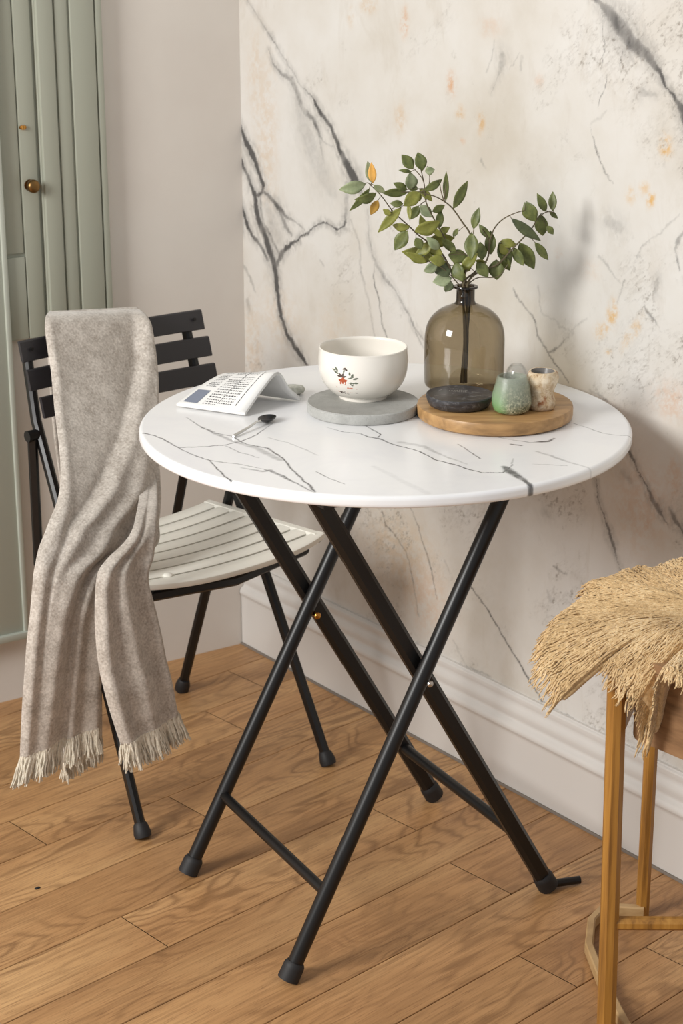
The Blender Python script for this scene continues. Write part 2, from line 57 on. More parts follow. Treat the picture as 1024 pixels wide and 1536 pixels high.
LEAVES = [('A',0.0341,2.6115,1.0451,0.0,1.0378,0.0158,1),('A',0.0433,2.6115,1.0462,0.0369,1.0742,0.0113,3),('A',0.0444,2.6115,1.0462,0.0417,1.0735,0.0098,4),('A',0.0451,2.6115,1.0437,0.0602,1.0334,0.009,3),('A',0.0397,2.6115,1.0389,0.0133,1.0114,0.009,0),('A',0.0489,2.6115,1.0316,0.0206,1.0254,0.0143,0),('A',0.0515,2.6115,1.0224,0.042,1.0026,0.0105,5),('B',0.0951,2.6714,1.0231,0.0612,1.0242,0.0113,0),('B',0.1029,2.672,1.057,0.0874,1.0755,0.0143,0),('B',0.1004,2.672,1.0532,0.0831,1.0558,0.0049,0),('B',0.1161,2.672,1.0547,0.1098,1.0781,0.015,0),('B',0.1198,2.672,1.054,0.1325,1.057,0.0105,1),('B',0.098,2.6717,1.0272,0.0985,1.0503,0.0165,1),('B',0.0943,2.672,1.0271,0.0758,1.0372,0.0098,0),('C',0.1172,2.6377,1.0324,0.1407,1.0457,0.0105,0),('A',0.1103,2.6141,1.033,0.0895,1.0165,0.0165,2),('A',0.0943,2.6154,1.0182,0.0964,0.9953,0.0056,2),('A',0.087,2.6148,1.0164,0.07,1.0171,0.009,0),('B',0.1113,2.6683,1.0052,0.101,0.9875,0.0113,0),('B',0.1128,2.6682,1.0052,0.1296,0.9909,0.0128,1),('A',0.0701,2.615,1.0016,0.0594,1.0079,0.0075,2),('A',0.0848,2.6154,1.0115,0.0544,0.9775,0.012,2),('A',0.0976,2.6223,0.983,0.0746,0.9837,0.0128,2),('A',0.0939,2.6228,0.9769,0.0775,0.9504,0.0165,0),('B',0.1309,2.6661,0.9969,0.1473,1.0052,0.0098,0),('B',0.1405,2.6625,0.9723,0.1428,0.9971,0.0098,0),('A',0.104,2.6245,0.9759,0.1372,0.9908,0.0203,2),('C',0.1487,2.6396,1.0158,0.1487,1.0546,0.0075,0),('C',0.1594,2.6406,1.0052,0.178,1.0408,0.0135,0),('C',0.1892,2.6429,0.9757,0.1961,1.0037,0.0113,0),('C',0.1603,2.6438,0.9643,0.1668,0.9763,0.006,0),('A',0.1057,2.6263,0.9662,0.1134,0.9509,0.012,0),('B',0.1208,2.6616,0.9524,0.1607,0.9573,0.0188,2),('B',0.1395,2.6618,0.9656,0.1552,0.9732,0.009,2),('C',0.1872,2.6434,0.97,0.1864,0.9364,0.0173,0),('A',0.1342,2.6359,0.9344,0.091,0.9408,0.0203,2),('A',0.123,2.6348,0.9289,0.0951,0.944,0.0128,2),('A',0.119,2.6325,0.9407,0.1042,0.9294,0.0113,1),('C',0.1575,2.6468,0.9228,0.1366,0.9133,0.0225,6),('C',0.1599,2.6481,0.9035,0.1346,0.8978,0.0165,1),('C',0.1581,2.6482,0.8997,0.1515,0.8836,0.0135,1),('C',0.1534,2.6456,0.9382,0.1818,0.9322,0.0173,0),('C',0.165,2.6467,0.9266,0.1749,0.903,0.018,0),('D',0.1748,2.6532,0.9254,0.1853,0.914,0.0173,2),('D',0.2039,2.6541,0.9283,0.2007,0.9518,0.0135,0),('D',0.2162,2.6552,0.9364,0.2158,0.9668,0.0143,0),('D',0.2161,2.6568,0.9601,0.1999,0.9778,0.0098,0),('E',0.2285,2.6672,0.9525,0.2452,0.9227,0.0188,0),('E',0.2341,2.6652,0.9346,0.2446,0.9124,0.0128,0),('E',0.225,2.663,0.9281,0.2265,0.9005,0.0195,0),('E',0.23,2.6676,0.9539,0.2521,0.9486,0.0113,2),('E',0.25,2.669,0.9445,0.2637,0.9208,0.0135,0),('E',0.2588,2.6712,0.9514,0.2801,0.9143,0.0195,0),('D',0.2442,2.6599,0.9886,0.2851,0.9576,0.0128,6),('E',0.2811,2.6748,0.9511,0.301,0.9251,0.0105,0),('D',0.2655,2.6625,1.0125,0.2791,0.9851,0.0195,0),('E',0.2887,2.6812,0.9914,0.2939,0.9606,0.0165,0),('E',0.2967,2.6828,0.9942,0.2834,1.0195,0.0105,0),('E',0.3069,2.683,0.9945,0.3068,1.0198,0.0105,0),('E',0.302,2.683,0.9945,0.3137,0.9847,0.006,0),('E',0.2979,2.6802,0.9738,0.3074,0.9623,0.0083,0),('E',0.2716,2.678,0.9855,0.2656,1.0063,0.009,0),('C',0.1454,2.6436,0.9632,0.1302,0.9763,0.0083,2),('B',0.1229,2.6635,0.971,0.1139,0.9917,0.0098,2),('C',0.1789,2.6491,0.8976,0.1691,0.9148,0.0098,2),('D',0.2108,2.6542,0.9252,0.1956,0.9271,0.0075,2),('A',0.1454,2.6364,0.94,0.119,0.9551,0.015,2),('A',0.1395,2.6342,0.9479,0.1224,0.966,0.0113,1),('C',0.1646,2.6456,0.942,0.1455,0.9609,0.0128,0),('A',0.1299,2.6315,0.9559,0.1085,0.9409,0.0135,2),('A',0.1495,2.6391,0.9281,0.1269,0.9338,0.0143,2),('A',0.1382,2.6381,0.9245,0.1196,0.9169,0.0128,1),('C',0.1728,2.6477,0.915,0.1949,0.9378,0.0128,2),('D',0.1956,2.6535,0.9253,0.2112,0.9062,0.015,0),('B',0.1119,2.671,1.028,0.129,1.013,0.0098,2),('B',0.11,2.6711,1.028,0.093,1.0355,0.0098,0),('B',0.1138,2.6704,1.0244,0.1046,1.0113,0.0113,2),('E',0.2418,2.6664,0.9343,0.23,0.9496,0.0113,2)]
MAT_OUTLINE = [(0.4597,2.3364,0.58),(0.4234,2.3286,0.58),(0.3969,2.3292,0.575),(0.3933,2.3272,0.57),(0.3667,2.3151,0.565),(0.3252,2.2882,0.56),(0.292,2.2217,0.555),(0.2707,2.1905,0.55),(0.2561,2.1614,0.54),(0.2413,2.1344,0.525),(0.2433,2.1095,0.515),(0.2539,2.0946,0.5),(0.2598,2.0762,0.485),(0.2719,2.0917,0.495),(0.2891,2.0963,0.51),(0.3105,2.1125,0.52),(0.326,2.0956,0.53),(0.3272,2.0823,0.518),(0.3368,2.0722,0.51),(0.3476,2.0601,0.503),(0.3592,2.0597,0.497),(0.3696,2.0645,0.468),(0.3656,2.0609,0.44),(0.3787,2.0567,0.442),(0.3776,2.0434,0.5),(0.3764,2.0244,0.54),(0.3892,2.0096,0.55),(0.4024,1.9976,0.545),(0.4219,1.9525,0.55)]

# ------------------------------------------------------------ helpers
def mat(name, col=(0.5, 0.5, 0.5), rough=0.5, metal=0.0, **kw):
    m = bpy.data.materials.new(name); m.use_nodes = True
    b = m.node_tree.nodes['Principled BSDF']
    b.inputs['Base Color'].default_value = (*col, 1)
    b.inputs['Roughness'].default_value = rough
    b.inputs['Metallic'].default_value = metal
    for k, v in kw.items():
        b.inputs[k.replace('_', ' ')].default_value = v
    return m
def srgb(r, g, b):
    f = lambda c: (c/255/12.92) if c/255 <= 0.04045 else ((c/255+0.055)/1.055)**2.4
    return (f(r), f(g), f(b))
class NT:
    def __init__(s, m):
        s.t = m.node_tree; s.n = s.t.nodes; s.l = s.t.links; s.b = s.n['Principled BSDF']
    def new(s, typ, **kw):
        n = s.n.new(typ)
        for k, v in kw.items(): setattr(n, k, v)
        return n
    def link(s, a, b): s.l.new(a, b)
    def coord(s, scale=(1, 1, 1), rot=(0, 0, 0), kind='Object', loc=(0, 0, 0)):
        c = s.new('ShaderNodeTexCoord'); m = s.new('ShaderNodeMapping')
        m.inputs['Scale'].default_value = scale; m.inputs['Rotation'].default_value = rot
        m.inputs['Location'].default_value = loc
        s.link(c.outputs[kind], m.inputs['Vector']); return m.outputs['Vector']
    def noise(s, vec, scale, detail=4, rough=0.55, dist=0.0, out='Fac'):
        n = s.new('ShaderNodeTexNoise'); n.inputs['Scale'].default_value = scale
        n.inputs['Detail'].default_value = detail; n.inputs['Roughness'].default_value = rough
        n.inputs['Distortion'].default_value = dist
        if vec is not None: s.link(vec, n.inputs['Vector'])
        return n.outputs[out]
    def ramp(s, fac, stops, interp='LINEAR'):
        r = s.new('ShaderNodeValToRGB'); r.color_ramp.interpolation = interp
        e = r.color_ramp.elements
        while len(e) < len(stops): e.new(0.5)
        for i, (p, c) in enumerate(stops):
            e[i].position = p; e[i].color = (*c, 1) if len(c) == 3 else c
        s.link(fac, r.inputs['Fac']); return r.outputs['Color']
    def mix(s, fac, a, b, mode='MIX'):
        m = s.new('ShaderNodeMix', data_type='RGBA', blend_type=mode)
        for sock, v in ((m.inputs[0], fac), (m.inputs[6], a), (m.inputs[7], b)):
            if isinstance(v, (int, float)): sock.default_value = v
            elif isinstance(v, tuple): sock.default_value = (*v, 1) if len(v) == 3 else v
            else: s.link(v, sock)
        return m.outputs[2]
    def math(s, op, a, b=None, clamp=False):
        m = s.new('ShaderNodeMath', operation=op, use_clamp=clamp)
        for i, v in enumerate((a, b)):
            if v is None: continue
            if isinstance(v, (int, float)): m.inputs[i].default_value = v
            else: s.link(v, m.inputs[i])
        return m.outputs[0]
    def attr(s, name, out='Fac'):
        a = s.new('ShaderNodeAttribute', attribute_name=name); return a.outputs[out]
    def base(s, c): s.link(c, s.b.inputs['Base Color'])
    def bump(s, h, strength=0.3, dist=0.001):
        b = s.new('ShaderNodeBump'); b.inputs['Strength'].default_value = strength
        b.inputs['Distance'].default_value = dist
        s.link(h, b.inputs['Height']); s.link(b.outputs['Normal'], s.b.inputs['Normal'])

def mesh_obj(name, verts, faces, m, parent=None, smooth=False, mats=None, fmat=None):
    me = bpy.data.meshes.new(name)
    me.from_pydata([tuple(v) for v in verts], [], faces)
    me.update()
    for mm in (mats or [m]): me.materials.append(mm)
    if fmat is not None: me.polygons.foreach_set('material_index', fmat)
    if smooth: me.polygons.foreach_set('use_smooth', [True]*len(me.polygons))
    o = bpy.data.objects.new(name, me); C.objects.link(o)
    if parent is not None: o.parent = parent
    return o
def bm_obj(name, bm, m, parent=None, smooth=False, sharp=None):
    bmesh.ops.recalc_face_normals(bm, faces=bm.faces[:])
    me = bpy.data.meshes.new(name); bm.to_mesh(me); bm.free()
    for mm in (m if isinstance(m, list) else [m]): me.materials.append(mm)
    if smooth:
        me.polygons.foreach_set('use_smooth', [True]*len(me.polygons))
        me.set_sharp_from_angle(angle=math.radians(sharp or 40))
    o = bpy.data.objects.new(name, me); C.objects.link(o)
    if parent is not None: o.parent = parent
    return o
def empty(name, label=None, cat=None, group=None):
    # things are modelled in room coordinates; the Empty is moved to the thing's base by settle()
    o = bpy.data.objects.new(name, None); C.objects.link(o)
    o.empty_display_size = 0.05
    tag(o, label, cat, group); return o
def tag(o, label=None, cat=None, group=None, kind=None):
    if label: o['label'] = label
    if cat: o['category'] = cat
    if group: o['group'] = group
    if kind: o['kind'] = kind
    return o
def settle(root, loc):
    # put the Empty at the thing's base, leaving its parts where they are
    root.location = loc
    for ch in [c for c in bpy.data.objects if c.parent == root]:
        ch.location = ch.location - Vector(loc)

def frame(d):
    d = d.normalized()
    a = Vector((0, 0, 1)) if abs(d.z) < 0.9 else Vector((1, 0, 0))
    x = d.cross(a).normalized(); y = x.cross(d).normalized()   # x: sideways, y: most upward
    return x, y
def add_tube(bm, pts, r, seg=16, cap=True, radii=None, section=None):
    pts = [Vector(p) for p in pts]; n = len(pts); rings = []
    xprev = None
    for i, p in enumerate(pts):
        if i == 0: d = pts[1]-pts[0]
        elif i == n-1: d = pts[-1]-pts[-2]
        else: d = (pts[i+1]-p).normalized()+(p-pts[i-1]).normalized()
        x, y = frame(d)
        if xprev is not None:
            x = xprev - d.normalized()*xprev.dot(d.normalized())
            x = x.normalized(); y = d.normalized().cross(x)*-1
            y = x.cross(d.normalized())
        xprev = x
        rr = radii[i] if radii else r
        ring = []
        if section:
            for (a, b) in section: ring.append(bm.verts.new(p + x*a + y*b))
        else:
            for k in range(seg):
                t = 2*PI*k/seg
                ring.append(bm.verts.new(p + x*(rr*math.cos(t)) + y*(rr*math.sin(t))))
        rings.append(ring)
    for i in range(n-1):
        a, b = rings[i], rings[i+1]; m_ = len(a)
        for k in range(m_):
            bm.faces.new((a[k], a[(k+1) % m_], b[(k+1) % m_], b[k]))
    if cap:
        bm.faces.new(rings[0][::-1]); bm.faces.new(rings[-1])
    return rings
def add_box(bm, c, ax, ay, az, bev=0.0):
    # c centre, ax/ay/az half-extent vectors
    c = Vector(c); ax, ay, az = Vector(ax), Vector(ay), Vector(az)
    vs = [bm.verts.new(c + ax*i + ay*j + az*k) for i in (-1, 1) for j in (-1, 1) for k in (-1, 1)]
    fs = [bm.faces.new([vs[q] for q in f]) for f in ((0, 1, 3, 2), (4, 6, 7, 5), (0, 4, 5, 1), (2, 3, 7, 6), (0, 2, 6, 4), (1, 5, 7, 3))]
    if bev:
        es = list({e for f in fs for e in f.edges})
        bmesh.ops.bevel(bm, geom=es, offset=bev, segments=2, affect='EDGES', profile=0.5)
def add_lathe(bm, prof, c, seg=64, wob=None):
    rings = []
    for (r, z) in prof:
        if r < 1e-6:
            rings.append([bm.verts.new((c[0], c[1], c[2]+z))]); continue
        ring = []
        for k in range(seg):
            t = 2*PI*k/seg
            q = r*(1 + (wob(t, z) if wob else 0))
            ring.append(bm.verts.new((c[0]+q*math.cos(t), c[1]+q*math.sin(t), c[2]+z)))
        rings.append(ring)
    for a, b in zip(rings, rings[1:]):
        for k in range(seg):
            k2 = (k+1) % seg
            if len(a) == 1 and len(b) == 1: continue
            if len(a) == 1: bm.faces.new((a[0], b[k], b[k2]))
            elif len(b) == 1: bm.faces.new((a[k], b[0], a[k2]))
            else: bm.faces.new((a[k], b[k], b[k2], a[k2]))
def arc(cx, cz, r, a0, a1, n=6):
    return [(cx + r*math.cos(math.radians(a0+(a1-a0)*i/n)), cz + r*math.sin(math.radians(a0+(a1-a0)*i/n))) for i in range(n+1)]
def catmull(P, n):
    P = [np.array(p, float) for p in P]; out = []; m_ = len(P)
    for i in range(n):
        t = i/(n-1)*(m_-1); k = min(int(t), m_-2); f = t-k
        p0 = P[max(k-1, 0)]; p1 = P[k]; p2 = P[k+1]; p3 = P[min(k+2, m_-1)]
        out.append(0.5*((2*p1)+(-p0+p2)*f+(2*p0-5*p1+4*p2-p3)*f*f+(-p0+3*p1-3*p2+p3)*f**3))
    return out
def vnoise(x, y, scale, seed=0, octaves=4, gain=0.5):
    # smooth value noise on arrays
    rng = np.random.RandomState(seed); g = rng.rand(256, 256).astype(np.float32)
    tot = np.zeros_like(x); amp = 1.0; s = 0.0; f = scale
    for o in range(octaves):
        X = x*f + 17.3*o; Y = y*f + 9.1*o
        xi = np.floor(X).astype(int); yi = np.floor(Y).astype(int); fx = X-xi; fy = Y-yi
        fx = fx*fx*(3-2*fx); fy = fy*fy*(3-2*fy)
        a = g[xi % 256, yi % 256]; b = g[(xi+1) % 256, yi % 256]; c = g[xi % 256, (yi+1) % 256]; d = g[(xi+1) % 256, (yi+1) % 256]
        tot += amp*((a*(1-fx)+b*fx)*(1-fy)+(c*(1-fx)+d*fx)*fy); s += amp; amp *= gain; f *= 2.03
    return tot/s*2-1
def vein_mask(X, Y, veins, pad=0.03):
    # X, Y arrays of point coordinates; returns darkness 0..1 around the polylines
    m = np.zeros(X.shape, np.float32)
    for pl in veins:
        for (x0, y0, w0, i0), (x1, y1, w1, i1) in zip(pl, pl[1:]):
            pd = 4*max(w0, w1)+0.008
            sel = (X > min(x0, x1)-pd) & (X < max(x0, x1)+pd) & (Y > min(y0, y1)-pd) & (Y < max(y0, y1)+pd)
            if not sel.any(): continue
            px, py = X[sel], Y[sel]; dx, dy = x1-x0, y1-y0; L2 = dx*dx+dy*dy+1e-12
            t = np.clip(((px-x0)*dx+(py-y0)*dy)/L2, 0, 1)
            d = np.hypot(px-x0-t*dx, py-y0-t*dy); w = (w0+(w1-w0)*t); it = i0+(i1-i0)*t
            e = np.where(w > 0.0025, 3.6, 2.0); v = it*np.exp(-(d/w)**e)
            m[sel] = np.maximum(m[sel], v)
    return m
def set_attr(me, name, arr):
    a = me.attributes.new(name, 'FLOAT', 'POINT'); a.data.foreach_set('value', arr.astype(np.float32).ravel())

# ------------------------------------------------------------ materials
def m_left_wall():
    m = mat('painted plaster', srgb(216, 208, 200), 0.75); t = NT(m)
    v = t.coord(); n = t.noise(v, 5, 5)
    t.base(t.ramp(n, [(0.3, srgb(212, 205, 197)), (0.7, srgb(218, 212, 204))]))
    t.bump(t.noise(v, 60, 4), 0.15, 0.001); return m
def m_marble_wall():
    m = mat('veined plaster mural', rough=0.62); t = NT(m)
    v = t.coord(); n1 = t.noise(v, 3.2, 6, 0.6)
    c = t.ramp(n1, [(0.30, srgb(190, 183, 171)), (0.48, srgb(204, 200, 193)), (0.66, srgb(212, 210, 206))])
    # faint smudges all over, stretched along the fall of the veins
    vs = t.coord((1.6, 1.6, 0.7), (0, 0.0, 0)); n2 = t.noise(vs, 9, 8, 0.7, 0.8)
    c = t.mix(t.math('MULTIPLY', t.math('SUBTRACT', n2, 0.54, True), 2.0, True), c, srgb(182, 172, 158))
    n3 = t.noise(v, 34, 8, 0.75, 0.4)
    k = t.math('MULTIPLY', t.math('SUBTRACT', n3, 0.60, True), 5.0, True)
    k = t.math('MULTIPLY', k, t.math('MULTIPLY', t.math('SUBTRACT', t.noise(v, 7, 3), 0.48, True), 5, True))
    c = t.mix(t.math('MULTIPLY', k, 0.6), c, srgb(120, 112, 102))
    c = t.mix(t.attr('ochre_a'), c, srgb(196, 142, 92))
    c = t.mix(t.attr('ochre_b'), c, srgb(192, 156, 108))
    c = t.mix(t.attr('ochre_c'), c, srgb(204, 158, 78))
    c = t.mix(t.attr('smudge'), c, srgb(118, 108, 96))
    c = t.mix(t.attr('vein'), c, srgb(56, 54, 54))
    t.base(c); t.bump(t.noise(v, 90, 5, 0.6), 0.12, 0.001); return m
def m_top():
    m = mat('white marble laminate', rough=0.22); t = NT(m)
    v = t.coord(); n = t.noise(v, 7, 6, 0.6, 0.6)
    c = t.ramp(n, [(0.35, srgb(232, 232, 234)), (0.55, srgb(238, 238, 238))])
    c = t.mix(t.attr('vein'), c, srgb(48, 48, 52)); t.base(c); return m
def m_floor():
    m = mat('oak boards', rough=0.42); t = NT(m)
    # mesh carries plank id and plank coordinates (u along the board, w across)
    pid = t.attr('plank'); cu = t.attr('along'); cw = t.attr('across')
    def comb(su, sw, off):
        c = t.new('ShaderNodeCombineXYZ')
        t.link(t.math('MULTIPLY', cu, su), c.inputs[0]); t.link(t.math('MULTIPLY', cw, sw), c.inputs[1])
        t.link(t.math('MULTIPLY', pid, off), c.inputs[2]); return c.outputs[0]
    # cathedral figure: long rings from a distorted distance field
    big = t.noise(comb(1.3, 4.2, 31.7), 1.6, 3, 0.5, 0.35)
    rings = t.math('SINE', t.math('MULTIPLY', big, 120))
    rings = t.math('MULTIPLY', t.math('ADD', rings, 1), 0.5)
    rings = t.math('POWER', rings, 3.0)
    fig = t.math('MULTIPLY', rings, t.math('MULTIPLY', t.math('SUBTRACT', t.noise(comb(1.5, 5, 11.1), 2.0, 2), 0.40, True), 4.5, True))
    fine = t.noise(comb(6, 210, 5.3), 1.0, 5, 0.65)
    pores = t.noise(comb(30, 520, 9.3), 1.0, 3, 0.6)
    tone = t.noise(comb(1.2, 5, 3.3), 1.2, 4, 0.6)
    c = t.ramp(tone, [(0.28, srgb(162, 119, 77)), (0.5, srgb(186, 141, 94)), (0.72, srgb(206, 163, 113))])
    c = t.mix(t.math('MULTIPLY', fig, 0.62), c, srgb(120, 84, 50))
    c = t.mix(t.math('MULTIPLY', t.math('SUBTRACT', fine, 0.46, True), 2.6, True), c, srgb(130, 94, 58))
    c = t.mix(t.math('MULTIPLY', t.math('SUBTRACT', pores, 0.54, True), 3.6, True), c, srgb(120, 82, 50))
    rnd = t.new('ShaderNodeTexWhiteNoise', noise_dimensions='1D'); t.link(pid, rnd.inputs['W'])
    hs = t.new('ShaderNodeHueSaturation'); t.link(c, hs.inputs['Color'])
    t.link(t.math('ADD', t.math('MULTIPLY', rnd.outputs['Value'], 0.20), 0.88), hs.inputs['Value'])
    t.base(hs.outputs['Color'])
    t.link(t.math('ADD', t.math('MULTIPLY', fine, 0.25), 0.32), t.b.inputs['Roughness'])
    t.bump(t.math('ADD', fine, t.math('MULTIPLY', rings, 0.3)), 0.25, 0.0006); return m
def m_wood(name, c0, c1, c2, scale=(1, 1, 0.06), nsc=55, rough=0.45):
    m = mat(name, rough=rough); t = NT(m); v = t.coord(scale)
    n = t.noise(v, nsc, 5, 0.6, 0.3)
    t.base(t.ramp(n, [(0.3, c0), (0.5, c1), (0.72, c2)])); t.bump(n, 0.2, 0.0006); return m
def m_wool(name, ca, cb, rough=0.95):
    m = mat(name, rough=rough, Sheen_Weight=0.35, Sheen_Roughness=0.5); t = NT(m); v = t.coord()
    n1 = t.noise(v, 260, 3, 0.6); n2 = t.noise(v, 38, 5, 0.65)
    f = t.math('ADD', t.math('MULTIPLY', n1, 0.55), t.math('MULTIPLY', n2, 0.45))
    t.base(t.ramp(f, [(0.38, ca), (0.62, cb)])); t.bump(t.noise(v, 420, 3, 0.7), 0.55, 0.0012); return m

M_black = mat('black powder coated steel', srgb(17, 16, 16), 0.36); M_black.node_tree.nodes['Principled BSDF'].inputs['Specular IOR Level'].default_value = 0.42
M_slat = mat('black painted slats', srgb(42, 40, 43), 0.45)
M_rubber = mat('black rubber', srgb(26, 25, 26), 0.6)
M_brass = mat('brass', srgb(196, 142, 72), 0.25, 1.0)
M_oldbrass = mat('aged brass', srgb(128, 98, 60), 0.35, 1.0)
M_steel = mat('steel', srgb(205, 205, 203), 0.28, 1.0)
M_seat = mat('cream plastic', srgb(238, 236, 226), 0.4)
M_skirt = mat('white gloss paint', srgb(206, 202, 197), 0.38)
M_sage = mat('sage green paint', srgb(163, 166, 152), 0.5)
M_sage_l = mat('pale sage paint', srgb(180, 185, 174), 0.5)
M_ceramic = mat('white glazed ceramic', srgb(232, 227, 218), 0.22, Coat_Weight=0.3)
M_left = m_left_wall(); M_wallR = m_marble_wall(); M_top = m_top(); M_floor = m_floor()
M_throw = m_wool('heathered beige wool', srgb(158, 148, 137), srgb(206, 198, 188))
M_fringe = m_wool('cream yarn', srgb(190, 180, 160), srgb(222, 213, 196))
M_leg = m_wood('ochre stained wood', srgb(118, 78, 30), srgb(160, 112, 46), srgb(178, 130, 60), (1, 1, 0.05), 90)
M_apron = m_wood('walnut toned wood', srgb(108, 80, 54), srgb(134, 101, 70), srgb(150, 116, 82), (0.25, 0.25, 1.4), 60)
M_rail = m_wood('pale ash wood', srgb(158, 126, 84), srgb(178, 146, 102), srgb(190, 158, 114), (0.3, 0.3, 1), 70)
M_board = m_wood('acacia wood', srgb(134, 102, 64), srgb(168, 130, 84), srgb(190, 152, 102), (0.35, 2.2, 2.2), 26, 0.4)

# ------------------------------------------------------------ the room
WA = Vector((-0.18441581, 3.45140103, 0))                    # the corner, at the floor
WR = Vector((math.cos(math.radians(-52.74)), math.sin(math.radians(-52.74)), 0))     # along the mural wall
WL = Vector((math.cos(math.radians(-146.7)), math.sin(math.radians(-146.7)), 0))     # along the plain wall
NR = Vector((WR.y, -WR.x, 0)); NR = NR if NR.y < 0 and NR.x < 0 else -NR              # into the room
NL = Vector((-WL.y, WL.x, 0)); NL = NL if NL.x > 0 else -NL
def wr(s, z, d=0): return WA + WR*s + NR*d + Vector((0, 0, z))
def wl(s, z, d=0): return WA + WL*s + NL*d + Vector((0, 0, z))

def grid_faces(nx, ny):
    i = np.arange(nx-1)[:, None]*ny + np.arange(ny-1)[None, :]; i = i.ravel()
    return np.stack([i, i+1, i+ny+1, i+ny], 1)
def fast_mesh(name, V, F, m, smooth=True):
    me = bpy.data.meshes.new(name)
    me.vertices.add(len(V)); me.vertices.foreach_set('co', V.astype(np.float32).ravel())
    me.loops.add(F.size); me.loops.foreach_set('vertex_index', F.astype(np.int32).ravel())
    me.polygons.add(len(F)); me.polygons.foreach_set('loop_start', np.arange(0, F.size, F.shape[1], dtype=np.int32))
    me.polygons.foreach_set('use_smooth', [smooth]*len(F))
    me.update(calc_edges=True); me.materials.append(m)
    o = bpy.data.objects.new(name, me); C.objects.link(o); return o

# mural wall: a fine grid so the painted veins can be carried as surface masks
s_ = np.concatenate([[-0.0], np.arange(0.0015, 1.36, 0.0016), np.arange(1.37, 3.2, 0.03)])
z_ = np.concatenate([np.arange(0, 0.14, 0.02), np.arange(0.141, 1.36, 0.0016), np.arange(1.37, 2.6, 0.03)])
SS, ZZ = np.meshgrid(s_, z_, indexing='ij'); SS = SS.ravel(); ZZ = ZZ.ravel()
Vw = np.stack([WA.x+WR.x*SS, WA.y+WR.y*SS, ZZ], 1)
o = fast_mesh('wall_right', Vw, grid_faces(len(s_), len(z_)), M_wallR); tag(o, kind='structure')
wx = SS + 0.0040*vnoise(SS, ZZ, 22, 1) + 0.0040*vnoise(SS, ZZ, 110, 2, 4, 0.7)
wz = ZZ + 0.0040*vnoise(SS, ZZ, 22, 3) + 0.0040*vnoise(SS, ZZ, 110, 4, 4, 0.7)
vm = vein_mask(wx, wz, [[(a, b_, w*(1.35 if w > 0.0025 else 1.0), i_) for a, b_, w, i_ in pl_] for pl_ in WALL_VEINS])
# wide soft halo of grey smoke round the heavy veins
halo = vein_mask(wx, wz, [[(a, b_, w*2.6+0.004, i_*0.5) for a, b_, w, i_ in pl_] for pl_ in WALL_VEINS if max(q[2] for q in pl_) > 0.003])
grain = 0.5+0.5*vnoise(SS, ZZ, 150, 5, 3, 0.7)
soft = 0.5+0.5*vnoise(SS*1.4, ZZ*0.7, 40, 6, 4, 0.6)
streak = 1-np.abs(vnoise(SS*1.0+ZZ*0.35, ZZ*0.45-SS*0.15, 60, 41, 5, 0.7))*2.2
halo = halo*np.clip(streak, 0, 1)*np.clip(0.2+1.5*soft, 0, 1)
vm = np.clip(vm*(0.55+0.8*soft) * np.where(vm > 0.5, 1.1, 0.45+1.1*grain), 0, 1)
vm = np.maximum(vm, halo)
ra_, rb2 = SS*0.80+ZZ*0.60, -SS*0.60+ZZ*0.80
patch = np.clip(vnoise(SS, ZZ, 9, 51, 3)*2.6-0.12, 0, 1)
rid = np.clip(1-np.abs(vnoise(ra_*0.55, rb2*1.5, 42, 52, 5, 0.72))*7, 0, 1)
spk = np.clip(vnoise(SS, ZZ, 170, 53, 4, 0.75)*3.2-0.35, 0, 1)
set_attr(o.data, 'smudge', np.clip(patch*(0.50*rid*(0.35+spk)+0.60*spk*np.clip(vnoise(SS, ZZ, 34, 54, 3)*3-0.35, 0, 1)), 0, 0.65))
set_attr(o.data, 'vein', np.clip(vm, 0, 0.93))
for k in range(3):
    acc = np.zeros_like(SS)
    for bb in WALL_BLOTCHES:
        if bb[5] != k: continue
        ang = bb[6]; ca, sa = math.cos(ang), math.sin(ang)
        dx = wx-bb[0]; dz = wz-bb[1]; sel = np.abs(dx)+np.abs(dz) < 5*(bb[2]+bb[3])
        ex = (dx[sel]*ca+dz[sel]*sa)/(bb[2]*1.1); ez = (-dx[sel]*sa+dz[sel]*ca)/(bb[3]*1.1)
        q = bb[4]*1.25*np.exp(-(ex*ex+ez*ez)**1.3)  # strength raised: ochre blotches by the corner also hold painted-in shading
        acc[sel] = np.maximum(acc[sel], q)
    acc = acc*np.clip(0.55+1.9*vnoise(SS, ZZ, 90, 8+k, 5, 0.8), 0.05, 1)
    set_attr(o.data, 'ochre_'+'abc'[k], np.clip(acc, 0, 0.85))
# the masonry behind both finishes
bm = bmesh.new(); add_box(bm, wl(1.6, 1.3, -0.05), WL*1.6, NL*0.05, (0, 0, 1.3))
tag(bm_obj('wall_left', bm, M_left), kind='structure')

